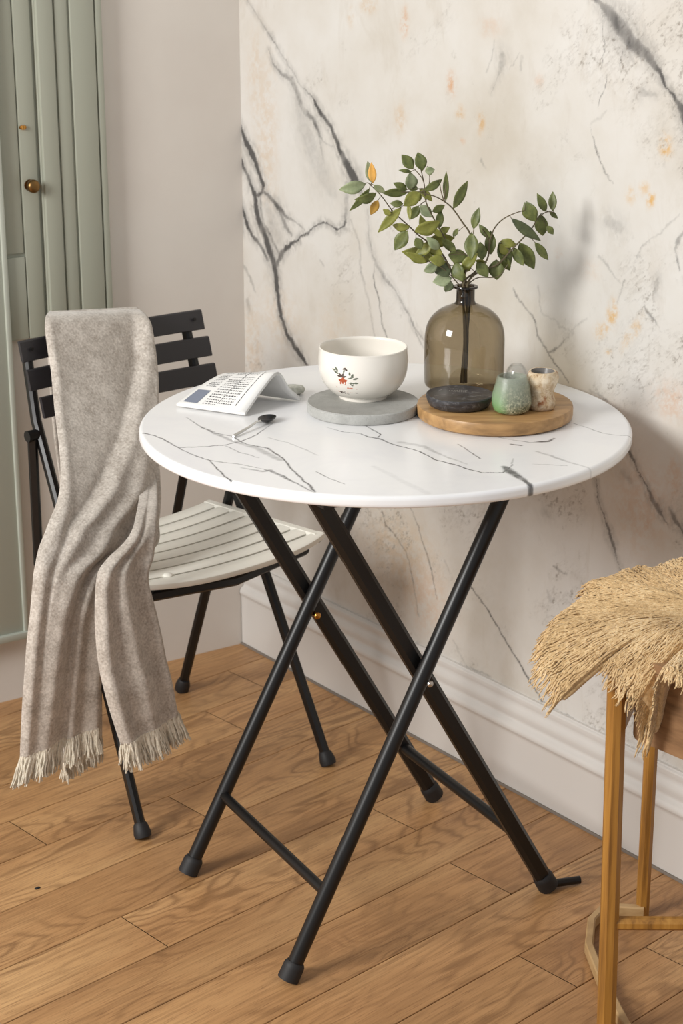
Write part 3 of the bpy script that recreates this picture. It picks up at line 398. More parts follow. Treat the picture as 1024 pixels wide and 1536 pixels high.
# floor: boards laid diagonally
BA = math.radians(43.2); BU = Vector((math.cos(BA), math.sin(BA), 0)); BV = Vector((-math.sin(BA), math.cos(BA), 0))
seams = [0.305, 0.425, 0.55, 0.672, 0.795, 0.915, 1.04, 1.162, 1.284, 1.388, 1.498, 1.618, 1.748, 1.856, 1.969, 2.10, 2.224, 2.332, 2.445, 2.56, 2.68, 2.80, 2.92, 3.04, 3.16, 3.28, 3.40, 3.52]
joints = {11: [1.10, 1.871], 13: [0.72, 1.402, 1.908, 2.7], 15: [1.0, 1.69, 2.5], 16: [0.8, 1.447, 2.3], 12: [0.75, 2.45], 10: [0.9, 2.3], 14: [0.5, 2.18], 9: [1.75, 2.6], 17: [1.05, 1.95], 18: [1.3, 2.1]}
vs = []; fs = []; apl = []; aal = []; aac = []
pid = 0
def in_room(p): return True
g = 0.0007
for r in range(len(seams)-1):
    w0, w1 = seams[r]+g, seams[r+1]-g
    js = [-2.2] + joints.get(r, [random.uniform(0.2, 1.0), random.uniform(1.6, 2.6)]) + [4.2]
    for a0, a1 in zip(js, js[1:]):
        pid += 1; off = random.uniform(0, 50)
        nseg = 1
        b0 = len(vs)
        prof = [(w0, -0.006), (w0, -0.0008), (w0+0.0008, 0.0), (w1-0.0008, 0.0), (w1, -0.0008), (w1, -0.006)]
        for u_ in (a0+g, a1-g):
            for (w_, z) in prof:
                p = BU*u_ + BV*w_; vs.append((p.x, p.y, z)); apl.append(pid); aal.append(u_+off); aac.append(w_-(w0+w1)/2 + pid*0.37)
        for k in range(5): fs.append((b0+k, b0+k+1, b0+6+k+1, b0+6+k))
b0 = len(vs)
for u_, w_ in ((-2.3, 0.2), (4.3, 0.2), (4.3, 3.6), (-2.3, 3.6)):
    p = BU*u_ + BV*w_; vs.append((p.x, p.y, -0.0045)); apl.append(0); aal.append(0); aac.append(0)
fs.append((b0, b0+1, b0+2, b0+3))
M_gap = mat('dark board gap', srgb(60, 40, 26), 0.9)
fl = mesh_obj('floor', vs, fs, None, mats=[M_floor, M_gap], fmat=[0]*(len(fs)-1)+[1]); tag(fl, kind='structure')
for n, a in (('plank', apl), ('along', aal), ('across', aac)): set_attr(fl.data, n, np.array(a))

# skirting board with a moulded top
def profile_run(name, A_, D_, N_, L, prof, m, kind):
    vs = []; fs = []
    for s in (0, L):
        for (d, z) in prof: p = A_ + D_*s + N_*d; vs.append((p.x, p.y, z))
    n = len(prof)
    for k in range(n-1): fs.append((k, k+1, n+k+1, n+k))
    o = mesh_obj(name, vs, fs, m, smooth=True); o.data.set_sharp_from_angle(angle=math.radians(50)); tag(o, kind=kind); return o
sk = [(0.0, 0.171), (0.005, 0.171)] + [(0.006+0.004*math.sin(t*PI/6), 0.169-0.004*(1-math.cos(t*PI/6))) for t in range(0, 4)] + \
     [(0.0095, 0.158), (0.0085, 0.153), (0.0115, 0.149), (0.0145, 0.143), (0.015, 0.137), (0.0135, 0.131), (0.0125, 0.127), (0.0135, 0.124)] + \
     [(0.0185, 0.121), (0.0215, 0.117), (0.0225, 0.112), (0.0215, 0.108), (0.0195, 0.106), (0.0188, 0.100), (0.0188, 0.0)]
profile_run('baseboard_right', WA, WR, NR, 3.1, sk, M_skirt, 'structure')
profile_run('trim_4', WA, WR, NR, 3.1, [(0.0188, 0.004), (0.0215, 0.004), (0.0225, 0.0025), (0.0225, 0.0)], mat('grey sealant', srgb(120, 110, 100), 0.8), 'structure')

# sage joinery on the plain wall
def lbox(bm, s0, s1, z0, z1, d0, d1, bev=0.0):
    add_box(bm, wl((s0+s1)/2, (z0+z1)/2, (d0+d1)/2), WL*((s1-s0)/2), NL*((d1-d0)/2), (0, 0, (z1-z0)/2), bev)
bm = bmesh.new()
lbox(bm, 0.2865, 0.411, 0.686, 2.5, 0.0, 0.018, 0.0015)
for a, b_, d in ((0.2865, 0.2985, 0.023), (0.3015, 0.3465, 0.024), (0.3510, 0.3745, 0.022), (0.3785, 0.4085, 0.025)):
    lbox(bm, a, b_, 0.686, 2.5, 0.016, d, 0.0016)
tag(bm_obj('trim_1', bm, M_sage, smooth=True, sharp=30), kind='structure')
door = empty('door_1'); tag(door, kind='structure')
bm = bmesh.new()
lbox(bm, 0.4175, 0.4475, 0.686, 2.5, 0.0, 0.017, 0.0015)         # stile
lbox(bm, 0.4495, 0.4865, 0.838, 2.5, 0.0, 0.014, 0.0015)         # raised field
lbox(bm, 0.4495, 0.4865, 0.686, 0.832, 0.0, 0.016, 0.0015)
lbox(bm, 0.411, 0.4875, 0.686, 2.5, 0.0, 0.010, 0.0)
lbox(bm, 0.4365, 0.4475, 0.872, 0.8745, 0.016, 0.0172)
bm_obj('door_panel', bm, M_sage, door, smooth=True, sharp=30)
bm = bmesh.new()
add_tube(bm, [wl(0.434, 0.955, 0.012), wl(0.434, 0.955, 0.024)], 0.0045, 16)
add_tube(bm, [wl(0.434, 0.955, d) for d in (0.020, 0.024, 0.030, 0.036, 0.0395, 0.041)], 0, 24, radii=[0.005, 0.0085, 0.0115, 0.0115, 0.009, 0.004])
add_tube(bm, [wl(0.434, 0.955, 0.017), wl(0.434, 0.955, 0.0185)], 0.010, 24)
bm_obj('door_knob', bm, M_oldbrass, door, smooth=True)
bm = bmesh.new()
add_tube(bm, [wl(0.441, 1.0505, 0.019), wl(0.441, 1.0575, 0.019)], 0.0042, 16)
add_tube(bm, [wl(0.436, 1.054, 0.019), wl(0.4475, 1.054, 0.019)], 0.0026, 12)
bm_obj('latch', bm, M_brass, door, smooth=True)
settle(door, tuple(wl(0.45, 0.686)))
bm = bmesh.new()
lbox(bm, 0.4895, 0.9, 0.136, 2.5, 0.0, 0.022, 0.002)
lbox(bm, 0.4865, 0.4955, 0.128, 2.5, 0.0, 0.027, 0.002)
lbox(bm, 0.4865, 0.9, 0.128, 0.142, 0.0, 0.030, 0.002)
tag(bm_obj('trim_2', bm, M_sage_l, smooth=True, sharp=30), kind='structure')

# ------------------------------------------------------------ bistro table
TC = Vector((0.062, 2.535, 0)); ta = 0.5175
TU = Vector((math.cos(ta), math.sin(ta), 0)); TV = Vector((math.sin(ta), -math.cos(ta), 0)); TR = 0.3486
def tp(u, v, z): return TC + TU*u + TV*v + Vector((0, 0, z))
table = empty('bistro_table', 'round folding bistro table with white marble-effect top and crossed black metal legs', 'table')
# top: polar grid carrying the vein mask
na = 2000
rp = [(r, 0.72) for r in np.linspace(0.0008, TR-0.006, 330)] + \
     [(TR-0.006+0.006*math.sin(t), 0.714+0.006*math.cos(t)) for t in np.linspace(0.2, PI/2, 6)] + [(TR, 0.710), (TR, 0.7075), (TR-0.0015, 0.705), (TR-0.004, 0.704), (TR-0.05, 0.704), (0.0008, 0.704)]
rr = np.array([p[0] for p in rp]); zz = np.array([p[1] for p in rp])
th = np.linspace(0, 2*PI, na, endpoint=False)
RRg, THg = np.meshgrid(rr, th, indexing='ij'); Xl = RRg*np.cos(THg); Yl = RRg*np.sin(THg); Zl = np.repeat(zz[:, None], na, 1)
i = np.arange(len(rr)-1)[:, None]*na; j = np.arange(na)[None, :]; j2 = (j+1) % na
F = np.stack([(i+j).ravel(), (i+na+j).ravel(), (i+na+j2).ravel(), (i+j2).ravel()], 1)
V = np.stack([TC.x+Xl.ravel(), TC.y+Yl.ravel(), Zl.ravel()], 1)
top = fast_mesh('tabletop', V, F, M_top); top.parent = table
Xf, Yf = Xl.ravel(), Yl.ravel()
wx = Xf + 0.0024*vnoise(Xf, Yf, 30, 11) + 0.0014*vnoise(Xf, Yf, 130, 12, 4, 0.7); wy = Yf + 0.0036*vnoise(Xf, Yf, 30, 13) + 0.0020*vnoise(Xf, Yf, 130, 14, 4, 0.7)
# veins are seen at a slant: their widths are across, so stretch the depth a little when measuring
vm = vein_mask(wx, wy, [[(a, b_, max(w*0.9, 0.0010), i_) for a, b_, w, i_ in pl_] for pl_ in TOP_VEINS])
gr = 0.5+0.5*vnoise(Xf*0.8, Yf*2.4, 110, 15, 4, 0.7)
vm = np.clip(vm*(0.45+2.0*gr), 0, 0.95)
cloud = np.clip(vnoise(Xf, Yf*1.6, 6, 17, 5, 0.6)-0.22, 0, 1)*0.14
set_attr(top.data, 'vein', np.clip(vm+cloud*(Zl.ravel() > 0.7), 0, 0.9))

rect = lambda w, h, b: [(w/2-b, -h/2), (w/2, -h/2+b), (w/2, h/2-b), (w/2-b, h/2), (-w/2+b, h/2), (-w/2, h/2-b), (-w/2, -h/2+b), (-w/2+b, -h/2)]
def cap_end(bm, p, d, r):
    d = d.normalized()
    add_tube(bm, [p-d*0.002, p-d*0.001, p+d*0.018, p+d*0.022, p+d*0.026], 0, 24, radii=[r*0.7, r*1.02, r, r*0.97, r*0.80])
def leg_thing(name, a, b_, r, parent, square=False, foot=True, rfoot=None):
    bm = bmesh.new()
    if square: add_tube(bm, [a, b_], r, section=rect(r*1.75, r*2.2, r*0.5))
    else: add_tube(bm, [a, b_], r, 20)
    lg = bm_obj(name, bm, M_black, parent, smooth=True, sharp=35)
    return lg
legs = {}
d1n = (tp(0.090, 0.203, 0.704), tp(-0.268, 0.203, 0.012)); d1f = (tp(0.108, -0.132, 0.704), tp(-0.264, -0.132, 0.012))
d2n = (tp(-0.219, 0.1785, 0.704), tp(0.183, 0.1785, 0.014)); d2f = (tp(-0.212, -0.1555, 0.704), tp(0.191, -0.1555, 0.014))
for a, b_ in (d1n, d1f):
    lg = leg_thing('leg', a, b_, 0.0112, table)
    bm = bmesh.new(); dd = (a-b_)
    cap_end(bm, b_-dd.normalized()*0.008, dd, 0.0152)
    bm_obj('rubber_foot', bm, M_rubber, lg, smooth=True, sharp=35)
for k, (a, b_) in enumerate((d2n, d2f)):
    lg = leg_thing('leg', a, b_, 0.0118, table, square=True)
    if k == 0:
        bm = bmesh.new(); add_tube(bm, [b_+Vector((0, 0, -0.004)), b_+TU*0.012+Vector((0, 0, -0.0055)), tp(0.238, 0.190, 0.0085)], 0.0062, 12)
        bm_obj('floor_bar', bm, M_black, lg, smooth=True)
    bm = bmesh.new(); dd = (a-b_); cap_end(bm, b_-dd.normalized()*0.007, dd, 0.0158)
    bm_obj('rubber_foot', bm, M_rubber, lg, smooth=True, sharp=35)
bm = bmesh.new(); add_tube(bm, [tp(-0.211, 0.200, 0.122), tp(-0.206, -0.132, 0.122)], 0.0078, 16)
bm_obj('crossbar', bm, M_black, table, smooth=True)
bm = bmesh.new(); add_tube(bm, [tp(0.129, 0.1785, 0.108), tp(0.132, -0.1555, 0.112)], 0.0088, 16)
bm_obj('crossbar', bm, M_black, table, smooth=True)
bm = bmesh.new()
for u_ in (-0.215, 0.098): add_box(bm, tp(u_, 0.02, 0.6975), TU*0.013, TV*0.21, (0, 0, 0.0065), 0.001)
bm_obj('top_bracket', bm, M_black, table)
for (u_, v_, z, m_, r_) in ((-0.0545, 0.203, 0.407, M_steel, 0.0048), (-0.045, -0.132, 0.389, M_brass, 0.0056)):
    bm = bmesh.new()
    add_tube(bm, [tp(u_, v_+d, z) for d in (-0.03, 0.0112, 0.0128, 0.0145, 0.0150)], 0, 18, radii=[r_*0.7, r_*0.7, r_, r_*0.8, r_*0.3])
    bm_obj('pivot_bolt', bm, m_, table, smooth=True)
settle(table, (TC.x, TC.y, 0))

# ------------------------------------------------------------ folding slatted chair
ca = math.radians(41.4); CU = Vector((math.cos(ca), math.sin(ca), 0)); CV = Vector((-math.sin(ca), math.cos(ca), 0))
def cp(u, v, z): return CU*u + CV*v + Vector((0, 0, z))
chair = empty('folding_chair', 'folding bistro chair with black slatted back, black legs and a cream slatted seat', 'chair')
def upr(z, side):     # upright centre line: leans back, then straightens towards the top
    v = float(np.interp(z, [0, 0.316, 0.62, 0.76], [2.182, 2.335, 2.497, 2.535]))
    u = (1.503+0.045*z/0.75) if side < 0 else (1.896-0.030*z/0.75)
    return cp(u, v, z)
for side in (-1, 1):
    bm = bmesh.new()
    add_tube(bm, [upr(z, side) for z in (0.012, 0.15, 0.316, 0.46, 0.58, 0.62, 0.68, 0.738)], 0.0085, section=rect(0.0145, 0.0185, 0.004))
    up_ = bm_obj('front_leg', bm, M_black, chair, smooth=True, sharp=35)
    bm = bmesh.new(); dd = upr(0.1, side)-upr(0.0, side); p0 = upr(0.0, side)
    add_tube(bm, [p0+dd.normalized()*q for q in (0.002, 0.003, 0.010, 0.024, 0.0275)], 0, 20, radii=[0.009, 0.0135, 0.0145, 0.0115, 0.009])
    bm_obj('rubber_foot', bm, M_rubber, up_, smooth=True, sharp=40)
    # rear leg, pivoting on the upright
    u_ = 1.575 if side < 0 else 1.894
    a = cp((1.532 if side < 0 else 1.872), 2.412, 0.455); b_ = cp(u_, 2.602, 0.012)
    bm = bmesh.new(); add_tube(bm, [a, b_], 0.0085, section=rect(0.013, 0.0175, 0.004))
    rl = bm_obj('rear_leg', bm, M_black, chair, smooth=True, sharp=35)
    bm = bmesh.new(); dd = (a-b_).normalized(); add_tube(bm, [b_-dd*0.011+dd*q for q in (0.0, 0.002, 0.014, 0.026, 0.029)], 0, 20, radii=[0.009, 0.0135, 0.014, 0.011, 0.009])
    bm_obj('rubber_foot', bm, M_rubber, rl, smooth=True, sharp=40)
    # strut between upright and seat rail
    bm = bmesh.new(); st = upr(0.60, side)+CU*(-0.012 if side > 0 else -0.014); en = cp(1.868 if side > 0 else 1.520, 2.575, 0.350)
    if side < 0: en = cp(1.532, 2.50, 0.372)
    add_tube(bm, [st, en], 0.007, section=rect(0.012, 0.016, 0.003))
    add_tube(bm, [st-CU*0.010, st+CU*0.010], 0.0095, 16)
    bm_obj('strut', bm, M_black, chair, smooth=True, sharp=35)
    bm = bmesh.new(); uu = 1.545 if side < 0 else 1.858
    add_tube(bm, [cp(uu, 2.195, 0.404), cp(uu, 2.30, 0.398), cp(uu-0.003*side, 2.455, 0.396)], 0.006, section=rect(0.012, 0.016, 0.003))
    bm_obj('seat_rail', bm, M_black, chair, smooth=True, sharp=35)
bm = bmesh.new(); add_tube(bm, [cp(1.545, 2.20, 0.400), cp(1.70, 2.185, 0.392), cp(1.858, 2.20, 0.402)], 0.0075, section=rect(0.014, 0.018, 0.004)); bm_obj('seat_crossbar', bm, M_black, chair, smooth=True, sharp=35)
# three back slats, each a shallow bow
for (zc, du0, du1) in ((0.734, 1.5265, 1.892), (0.6885, 1.530, 1.897), (0.643, 1.545, 1.899)):
    bm = bmesh.new(); N = 14; base_v = float(np.interp(zc, [0.6, 0.76], [2.486, 2.532])) - 0.014
    sec = []
    for q in range(N+1):
        u_ = du0+(du1-du0)*q/N; bow = 0.010*(1-(2*q/N-1)**2)
        ring = []
        for (a, b_) in rect(0.007, 0.033, 0.0015):
            ring.append(bm.verts.new(cp(u_, base_v+bow+a+b_*0.28, zc+b_)))
        sec.append(ring)
    for r0, r1 in zip(sec, sec[1:]):
        for k in range(8): bm.faces.new((r0[k], r0[(k+1) % 8], r1[(k+1) % 8], r1[k]))
    bm.faces.new(sec[0]); bm.faces.new(sec[-1][::-1])
    sl = bm_obj('back_slat', bm, M_slat, chair, smooth=True, sharp=30)
    if zc > 0.72:
        for uu in (1.545, 1.872):
            bm = bmesh.new(); add_tube(bm, [cp(uu, base_v-0.004, zc+0.003), cp(uu, base_v-0.0065, zc+0.003)], 0.003, 12)
            bm_obj('screw', bm, M_black, sl, smooth=True)
# seat: slats with gaps, dished, held by a rim at both ends
def seat_z(a, v): return 0.4255 - 0.0105*(1-(2*a-1)**2) + 0.002*(v-2.3)
def seat_u(a, v):
    t = (v-2.18)/0.27
    l = 1.531+0.012*t; r = 1.897-0.036*max(t, 0)
    return l + (r-l)*a
vsl = np.linspace(2.178, 2.462, 9)
bm = bmesh.new()
N = 20
for (v0, v1) in ((2.19, 2.455),):
    rws = [[bm.verts.new(cp(seat_u(0.03+0.94*i/N, v), v, seat_z(0.03+0.94*i/N, v)-0.0062)) for i in range(N+1)] for v in (v0, v1)]
    rw2 = [[bm.verts.new(q.co-Vector((0, 0, 0.006))) for q in rw] for rw in rws]
    for i in range(N):
        bm.faces.new((rws[0][i], rws[0][i+1], rws[1][i+1], rws[1][i])); bm.faces.new((rw2[0][i], rw2[0][i+1], rw2[1][i+1], rw2[1][i])); bm.faces.new((rws[0][i], rws[0][i+1], rw2[0][i+1], rw2[0][i])); bm.faces.new((rws[1][i], rws[1][i+1], rw2[1][i+1], rw2[1][i]))
seat = bm_obj('seat', bm, M_black, chair, smooth=False)  # black sheet under the slats, showing dark through the gaps
def slat(name, v0, v1, m, first=False):
    bm = bmesh.new(); N = 26; rings = []
    for q in range(N+1):
        a = q/N
        # the front edge is bowed forward; ends rounded off
        bowf = 0.0
        e0 = v0; e1 = v1
        if first:
            e0 = v0 + 0.020*abs(2*a-1)**3.5 - 0.004
        A0 = 0.016+(1-0.032)*a
        if first: A0 = a
        ring = []
        for (vv, dz) in ((e0, -0.011), (e0-0.0016, -0.007), (e0-0.001, -0.002), (e0+0.002, 0.0), (e1-0.002, 0.0), (e1, -0.0015), (e1, -0.011)):
            p = cp(seat_u(A0, vv), vv, seat_z(A0, vv)+dz); ring.append(bm.verts.new(p))
        rings.append(ring)
    for r0, r1 in zip(rings, rings[1:]):
        for k in range(7): bm.faces.new((r0[k], r0[(k+1) % 7], r1[(k+1) % 7], r1[k]))
    bm.faces.new(rings[0]); bm.faces.new(rings[-1][::-1])
    return bm_obj(name, bm, m, seat, smooth=True, sharp=40)
for k in range(8):
    slat('seat_slat', vsl[k]+(0.0042 if k else 0), vsl[k+1]-0.0042, M_seat, first=(k == 0))
# cream end rims
bm = bmesh.new()
for a in (0.020, 0.980):
    pts = [cp(seat_u(a, v), v, seat_z(a, v)-0.0052) for v in np.linspace(2.200, 2.458, 10)]
    add_tube(bm, pts, 0.006, section=rect(0.018, 0.011, 0.003))
bm_obj('seat_edge', bm, M_seat, seat, smooth=True, sharp=40)
bm = bmesh.new(); pk = cp(seat_u(0.155, 2.212), 2.212, seat_z(0.155, 2.212))
add_tube(bm, [pk+Vector((0, 0, q)) for q in (-0.003, 0.001, 0.003, 0.0038)], 0, 16, radii=[0.008, 0.008, 0.006, 0.002]); bm_obj('seat_screw_cap', bm, M_seat, seat, smooth=True)
cc = cp(1.70, 2.39, 0)
settle(chair, tuple(cc))

# ------------------------------------------------------------ throw over the chair back
throw = empty('throw_blanket', 'long beige wool throw with cream fringe draped over the back of the folding chair', 'blanket')
def surf(rows, nt, ns):
    G = [catmull(r, ns) for r in rows]               # across
    cols = [catmull([G[i][j] for i in range(len(G))], nt) for j in range(ns)]
    return np.array([[cols[j][i] for j in range(ns)] for i in range(nt)])     # [t][s]
CVn = np.array([CV.x, CV.y, 0.0])
def fold(G, feats, seed=0, amp=0.0035):
    nt, ns, _ = G.shape
    T, Sg = np.meshgrid(np.linspace(0, 1, nt), np.linspace(0, 1, ns), indexing='ij')
    wid = np.linalg.norm(G[:, -1]-G[:, 0], axis=1)[:, None]
    D = np.zeros((nt, ns))
    for (kind, path, a, w) in feats:
        tt = [p[0] for p in path]; ss = [p[1] for p in path]; aa = [p[2] if len(p) > 2 else 1 for p in path]
        c = np.interp(T, tt, ss); al = np.interp(T, tt, aa)
        d = (Sg-c)*wid
        if kind == 'ridge': D += a*al*np.exp(-(d/w)**2)
        elif kind == 'step': D += a*al*(0.5*(1+np.tanh(d/(w*0.18)))*np.exp(-np.maximum(d, 0)/w*0.8) - 0.45*np.exp(-(np.minimum(d, 0)/w)**2)*(d < 0)*np.exp(d/w*1.5))
    D += amp*vnoise(Sg*wid*1.0, T*0.6, 14, seed, 3)
    D -= 0.010*np.exp(-(Sg*wid/0.006)**2) + 0.010*np.exp(-((1-Sg)*wid/0.006)**2)
    G = G - CVn[None, None, :]*D[:, :, None]
    return G
def cloth(name, G, parent, m, th=0.0045):
    nt, ns, _ = G.shape
    V = G.reshape(-1, 3); F = grid_faces(nt, ns)
    o = fast_mesh(name, V, F, m); o.parent = parent
    md = o.modifiers.new('thickness', 'SOLIDIFY'); md.thickness = th; md.offset = 0
    return o
GA = surf(THROW_MAIN, 170, 80)
GA = fold(GA, [
    ('step', [(0, .92, .5), (.12, .90, 1), (.25, .83, 1), (.36, .66, 1.1), (.46, .38, 1.2), (.54, .20, 1.0), (.62, .18, .7), (.75, .2, .3), (1, .2, 0)], 0.022, 0.035),
    ('ridge', [(0, .96, 0), (.3, .95, .5), (.45, .72, 1), (.55, .5, 1), (.7, .42, 1), (.85, .35, 1), (1, .28, .8)], 0.012, 0.016),
    ('ridge', [(0, .0, .2), (.4, .03, .5), (.6, .12, .8), (1, .04, .9)], 0.008, 0.012),
    ('step', [(0, .9, 0), (.45, .95, .2), (.53, .80, 1), (.6, .70, 1.1), (.75, .62, 1), (1, .58, .8)], 0.014, 0.022),
    ('ridge', [(.5, .9, 0), (.62, .9, 1), (1, .9, 1)], 0.010, 0.014),
], 21, 0.004)
cloth('blanket_cloth', GA, throw, M_throw)
GC = surf(THROW_TAIL, 110, 50)
GC = fold(GC, [
    ('ridge', [(0, .15, .5), (.3, .06, 1), (.5, .10, 1), (1, .12, .6)], 0.010, 0.011),
    ('ridge', [(0, .5, 0), (.4, .35, .0), (.6, .45, .9), (.85, .55, 1), (1, .52, .8)], 0.009, 0.014),
    ('step', [(0, .75, .4), (.3, .55, .8), (.5, .40, .4), (1, .3, 0)], 0.010, 0.02),
    ('ridge', [(.3, .97, 0), (.5, .97, 1), (1, .97, 1)], 0.006, 0.008),
], 23, 0.003)
cloth('blanket_tail', GC, throw, M_throw)
GD = surf(THROW_BACK, 60, 30); cloth('blanket_back', GD, throw, M_throw)
# join of front and back over the top rail
vs = []; fs = []; ns_ = 40
ra = catmull([tuple(q) for q in GA[0]], ns_) if False else [GA[0][int(j*(79)/(ns_-1))] for j in range(ns_)]
rb = [GD[0][int(j*29/(ns_-1))] for j in range(ns_)]
GJ = np.array([[np.array(ra[j])*(1-k/6)+np.array(rb[j])*(k/6)+np.array([0, 0, 0.0035*math.sin(PI*k/6)]) for j in range(ns_)] for k in range(7)])
cloth('blanket_fold', GJ, throw, M_throw)
GE = surf(THROW_UNDER, 40, 20); cloth('blanket_underlayer', GE, throw, M_throw)
def fringe(name, hem, n, L, lean, seed, m, spread=0.004, down=-1.0):
    rnd = random.Random(seed); bm = bmesh.new(); H = len(hem)
    side = (Vector(hem[-1])-Vector(hem[0])).normalized()
    for k in range(n):
        f = (k+rnd.random()*0.6)/n*(H-1); i = min(int(f), H-2)
        p = Vector(hem[i]).lerp(Vector(hem[i+1]), f-i)
        q = k/n; ll = L*(0.85+rnd.random()*0.3); le = lean(q)+rnd.uniform(-0.08, 0.08)
        dep = rnd.uniform(-1, 1)*spread
        for s_k in range(3):
            o_ = Vector((rnd.uniform(-1, 1), rnd.uniform(-1, 1), 0))*0.0012
            pts = []
            jx = rnd.uniform(-0.06, 0.06)
            for t in (0, 0.15, 0.4, 0.7, 1.0):
                pts.append(p + Vector((0, 0, 0.003)) + o_*(1+2*t) + CU*((le+jx*t)*ll*t) + Vector((0, 0, down*ll*t)) - CV*(dep*t*2+0.001) + CU*(0.0015*math.sin(t*9+k+s_k)))
            add_tube(bm, pts, 0.0012, 5, radii=[0.0013, 0.0017, 0.0016, 0.0015, 0.0011])
    o = bm_obj(name, bm, m, throw, smooth=True); o['kind'] = 'stuff'; return o
fringe('fringe', GA[-1], 105, 0.044, lambda q: -0.42+0.45*q, 3, M_fringe)
fringe('fringe', GC[-1], 82, 0.045, lambda q: 0.02+0.28*q, 4, M_fringe)
fringe('fringe', GE[-1], 34, 0.036, lambda q: 0.0, 5, M_fringe)
settle(throw, (float(GA[-1][40][0]), float(GA[-1][40][1]), 0.04))

# ------------------------------------------------------------ things on the table
ZT = 0.7201
# grey stone coaster
m = mat('grey stone', rough=0.55); t = NT(m); v = t.coord(); n = t.noise(v, 24, 6, 0.7)
c_ = t.ramp(n, [(0.3, srgb(150, 150, 146)), (0.7, srgb(182, 182, 178))]); c_ = t.mix(t.math('MULTIPLY', t.math('SUBTRACT', t.noise(v, 420, 4, 0.7), 0.55, True), 3, True), c_, srgb(120, 118, 112)); t.base(c_); t.bump(t.noise(v, 300, 4), 0.4, 0.0008)
bm = bmesh.new(); add_lathe(bm, [(0, 0), (0.0785, 0), (0.0805, 0.002), (0.0815, 0.012), (0.0812, 0.0145), (0.0795, 0.016), (0.0775, 0.0156), (0.0765, 0.0150), (0, 0.0150)], (0.0310, 2.588, ZT), 96)
o = bm_obj('stone_coaster', bm, m, smooth=True, sharp=35); tag(o, 'round grey stone coaster under the white bowl', 'coaster')
# bowl
BC = (0.0316, 2.6135, ZT+0.0152)
def bowl_r(z): return float(np.interp(z, [x[1] for x in bp], [x[0] for x in bp]))
bp = [(0.0355, 0.0045), (0.0450, 0.0090), (0.0545, 0.0180), (0.0605, 0.0285), (0.0640, 0.0405), (0.0653, 0.0525), (0.0651, 0.062), (0.0640, 0.0725)]
cm = catmull([(a, b_, 0) for a, b_ in bp], 26)
outer = [(p[0], p[1]) for p in cm]
inner = [(max(p[0]-0.0032, 0.0), p[1]+0.0012) for p in reversed(cm[:-1])]
prof = [(0, 0.002), (0.031, 0.002), (0.0315, 0.0), (0.0350, 0.0), (0.0355, 0.0015)] + outer + [(0.0640, 0.0745), (0.0628, 0.0755), (0.0614, 0.0745)] + inner + [(0.022, 0.0050), (0, 0.0045)]
bowl = empty('ceramic_bowl', 'white ceramic bowl with a small painted red flower sprig on the grey coaster', 'bowl')
bm = bmesh.new(); add_lathe(bm, prof, BC, 96); bm_obj('bowl_body', bm, M_ceramic, bowl, smooth=True, sharp=50)
inks = [mat('painted rust red', srgb(178, 84, 48), 0.35), mat('painted green grey', srgb(98, 104, 88), 0.35), mat('painted dark brown', srgb(76, 58, 50), 0.35), mat('painted pink', srgb(214, 150, 128), 0.35)]
vs = []; fs = []; fm = []
def bowl_pt(px, py, off=0.0003):
    # sprig coordinates: px across (m from the bowl's axis, seen from the front), py height above the coaster
    r = bowl_r(py)+off; a = math.asin(max(-1, min(1, px/r)))
    return (BC[0]+r*math.sin(a), BC[1]-r*math.cos(a), BC[2]+py)
def petal(x, z, L, w, ang, mi):
    n = 6; i0 = len(vs); ca_, sa_ = math.cos(ang), math.sin(ang)
    for k in range(n+1):
        t_ = k/n; ww = w*math.sin(PI*min(1, t_*0.96+0.02))/2
        for s_k in (-1, 1):
            lx, lz = L*t_*ca_-s_k*ww*sa_, L*t_*sa_+s_k*ww*ca_
            vs.append(bowl_pt(x+lx, z+lz))
    for k in range(n): fs.append((i0+2*k, i0+2*k+1, i0+2*k+3, i0+2*k+2)); fm.append(mi)
S_ = 1/960
def bx(px, py):   # sprig layout on the bowl: measured from the axis / foot
    return (px-544)*S_, (597-py)*S_*1.03+0.0035
def pet(px, py, L, w, a, mi):
    x_, z_ = bx(px, py); petal(x_, z_, L*S_*1.35, w*S_*1.35, math.radians(a), mi)
for k in range(5): pet(515.5, 565.5, 4.5, 3.2, 90+72*k, 0)
for a in (20, 70, 120, 160): pet(514, 560, 5, 2, a, 2)
for (x_, y_, L, w, a) in ((510, 556, 6, 2, 150), (509, 553, 6, 2, 120), (516, 555, 6, 1.5, 80), (520, 562, 9, 1.3, 20), (527, 560, 5, 2.4, 70), (529, 562, 6, 2, 20), (526, 566, 5, 3, -60), (530, 567, 5, 2, 0), (523, 568, 9, 1.2, 5), (506, 551, 4, 1.6, 170), (525, 557, 4, 2, 100)): pet(x_, y_, L, w, a, 1)
pet(515, 549, 4, 2, 30, 2); pet(518, 548, 3, 2, -30, 2)
for k in range(4): pet(525, 578, 4, 3, 45+90*k, 3)
for k in range(4): pet(526, 578, 3, 1.8, 90*k, 0)
pet(531, 580, 5, 3.4, -10, 2); pet(531, 579, 4, 2.4, 30, 0)
for (x_, a) in ((507, 20), (510, -10), (513, -60), (516, 40), (518, -50), (521, -20)): pet(x_, 581+(x_-507)*0.25, 5, 1.4, a, 2)
for k in range(4): pet(509, 579, 3.5, 2.2, 30+90*k, 3)
o = mesh_obj('painted_sprig', vs, fs, None, bowl, mats=inks, fmat=fm); o['label'] = 'red and green painted flower sprig'
settle(bowl, BC)

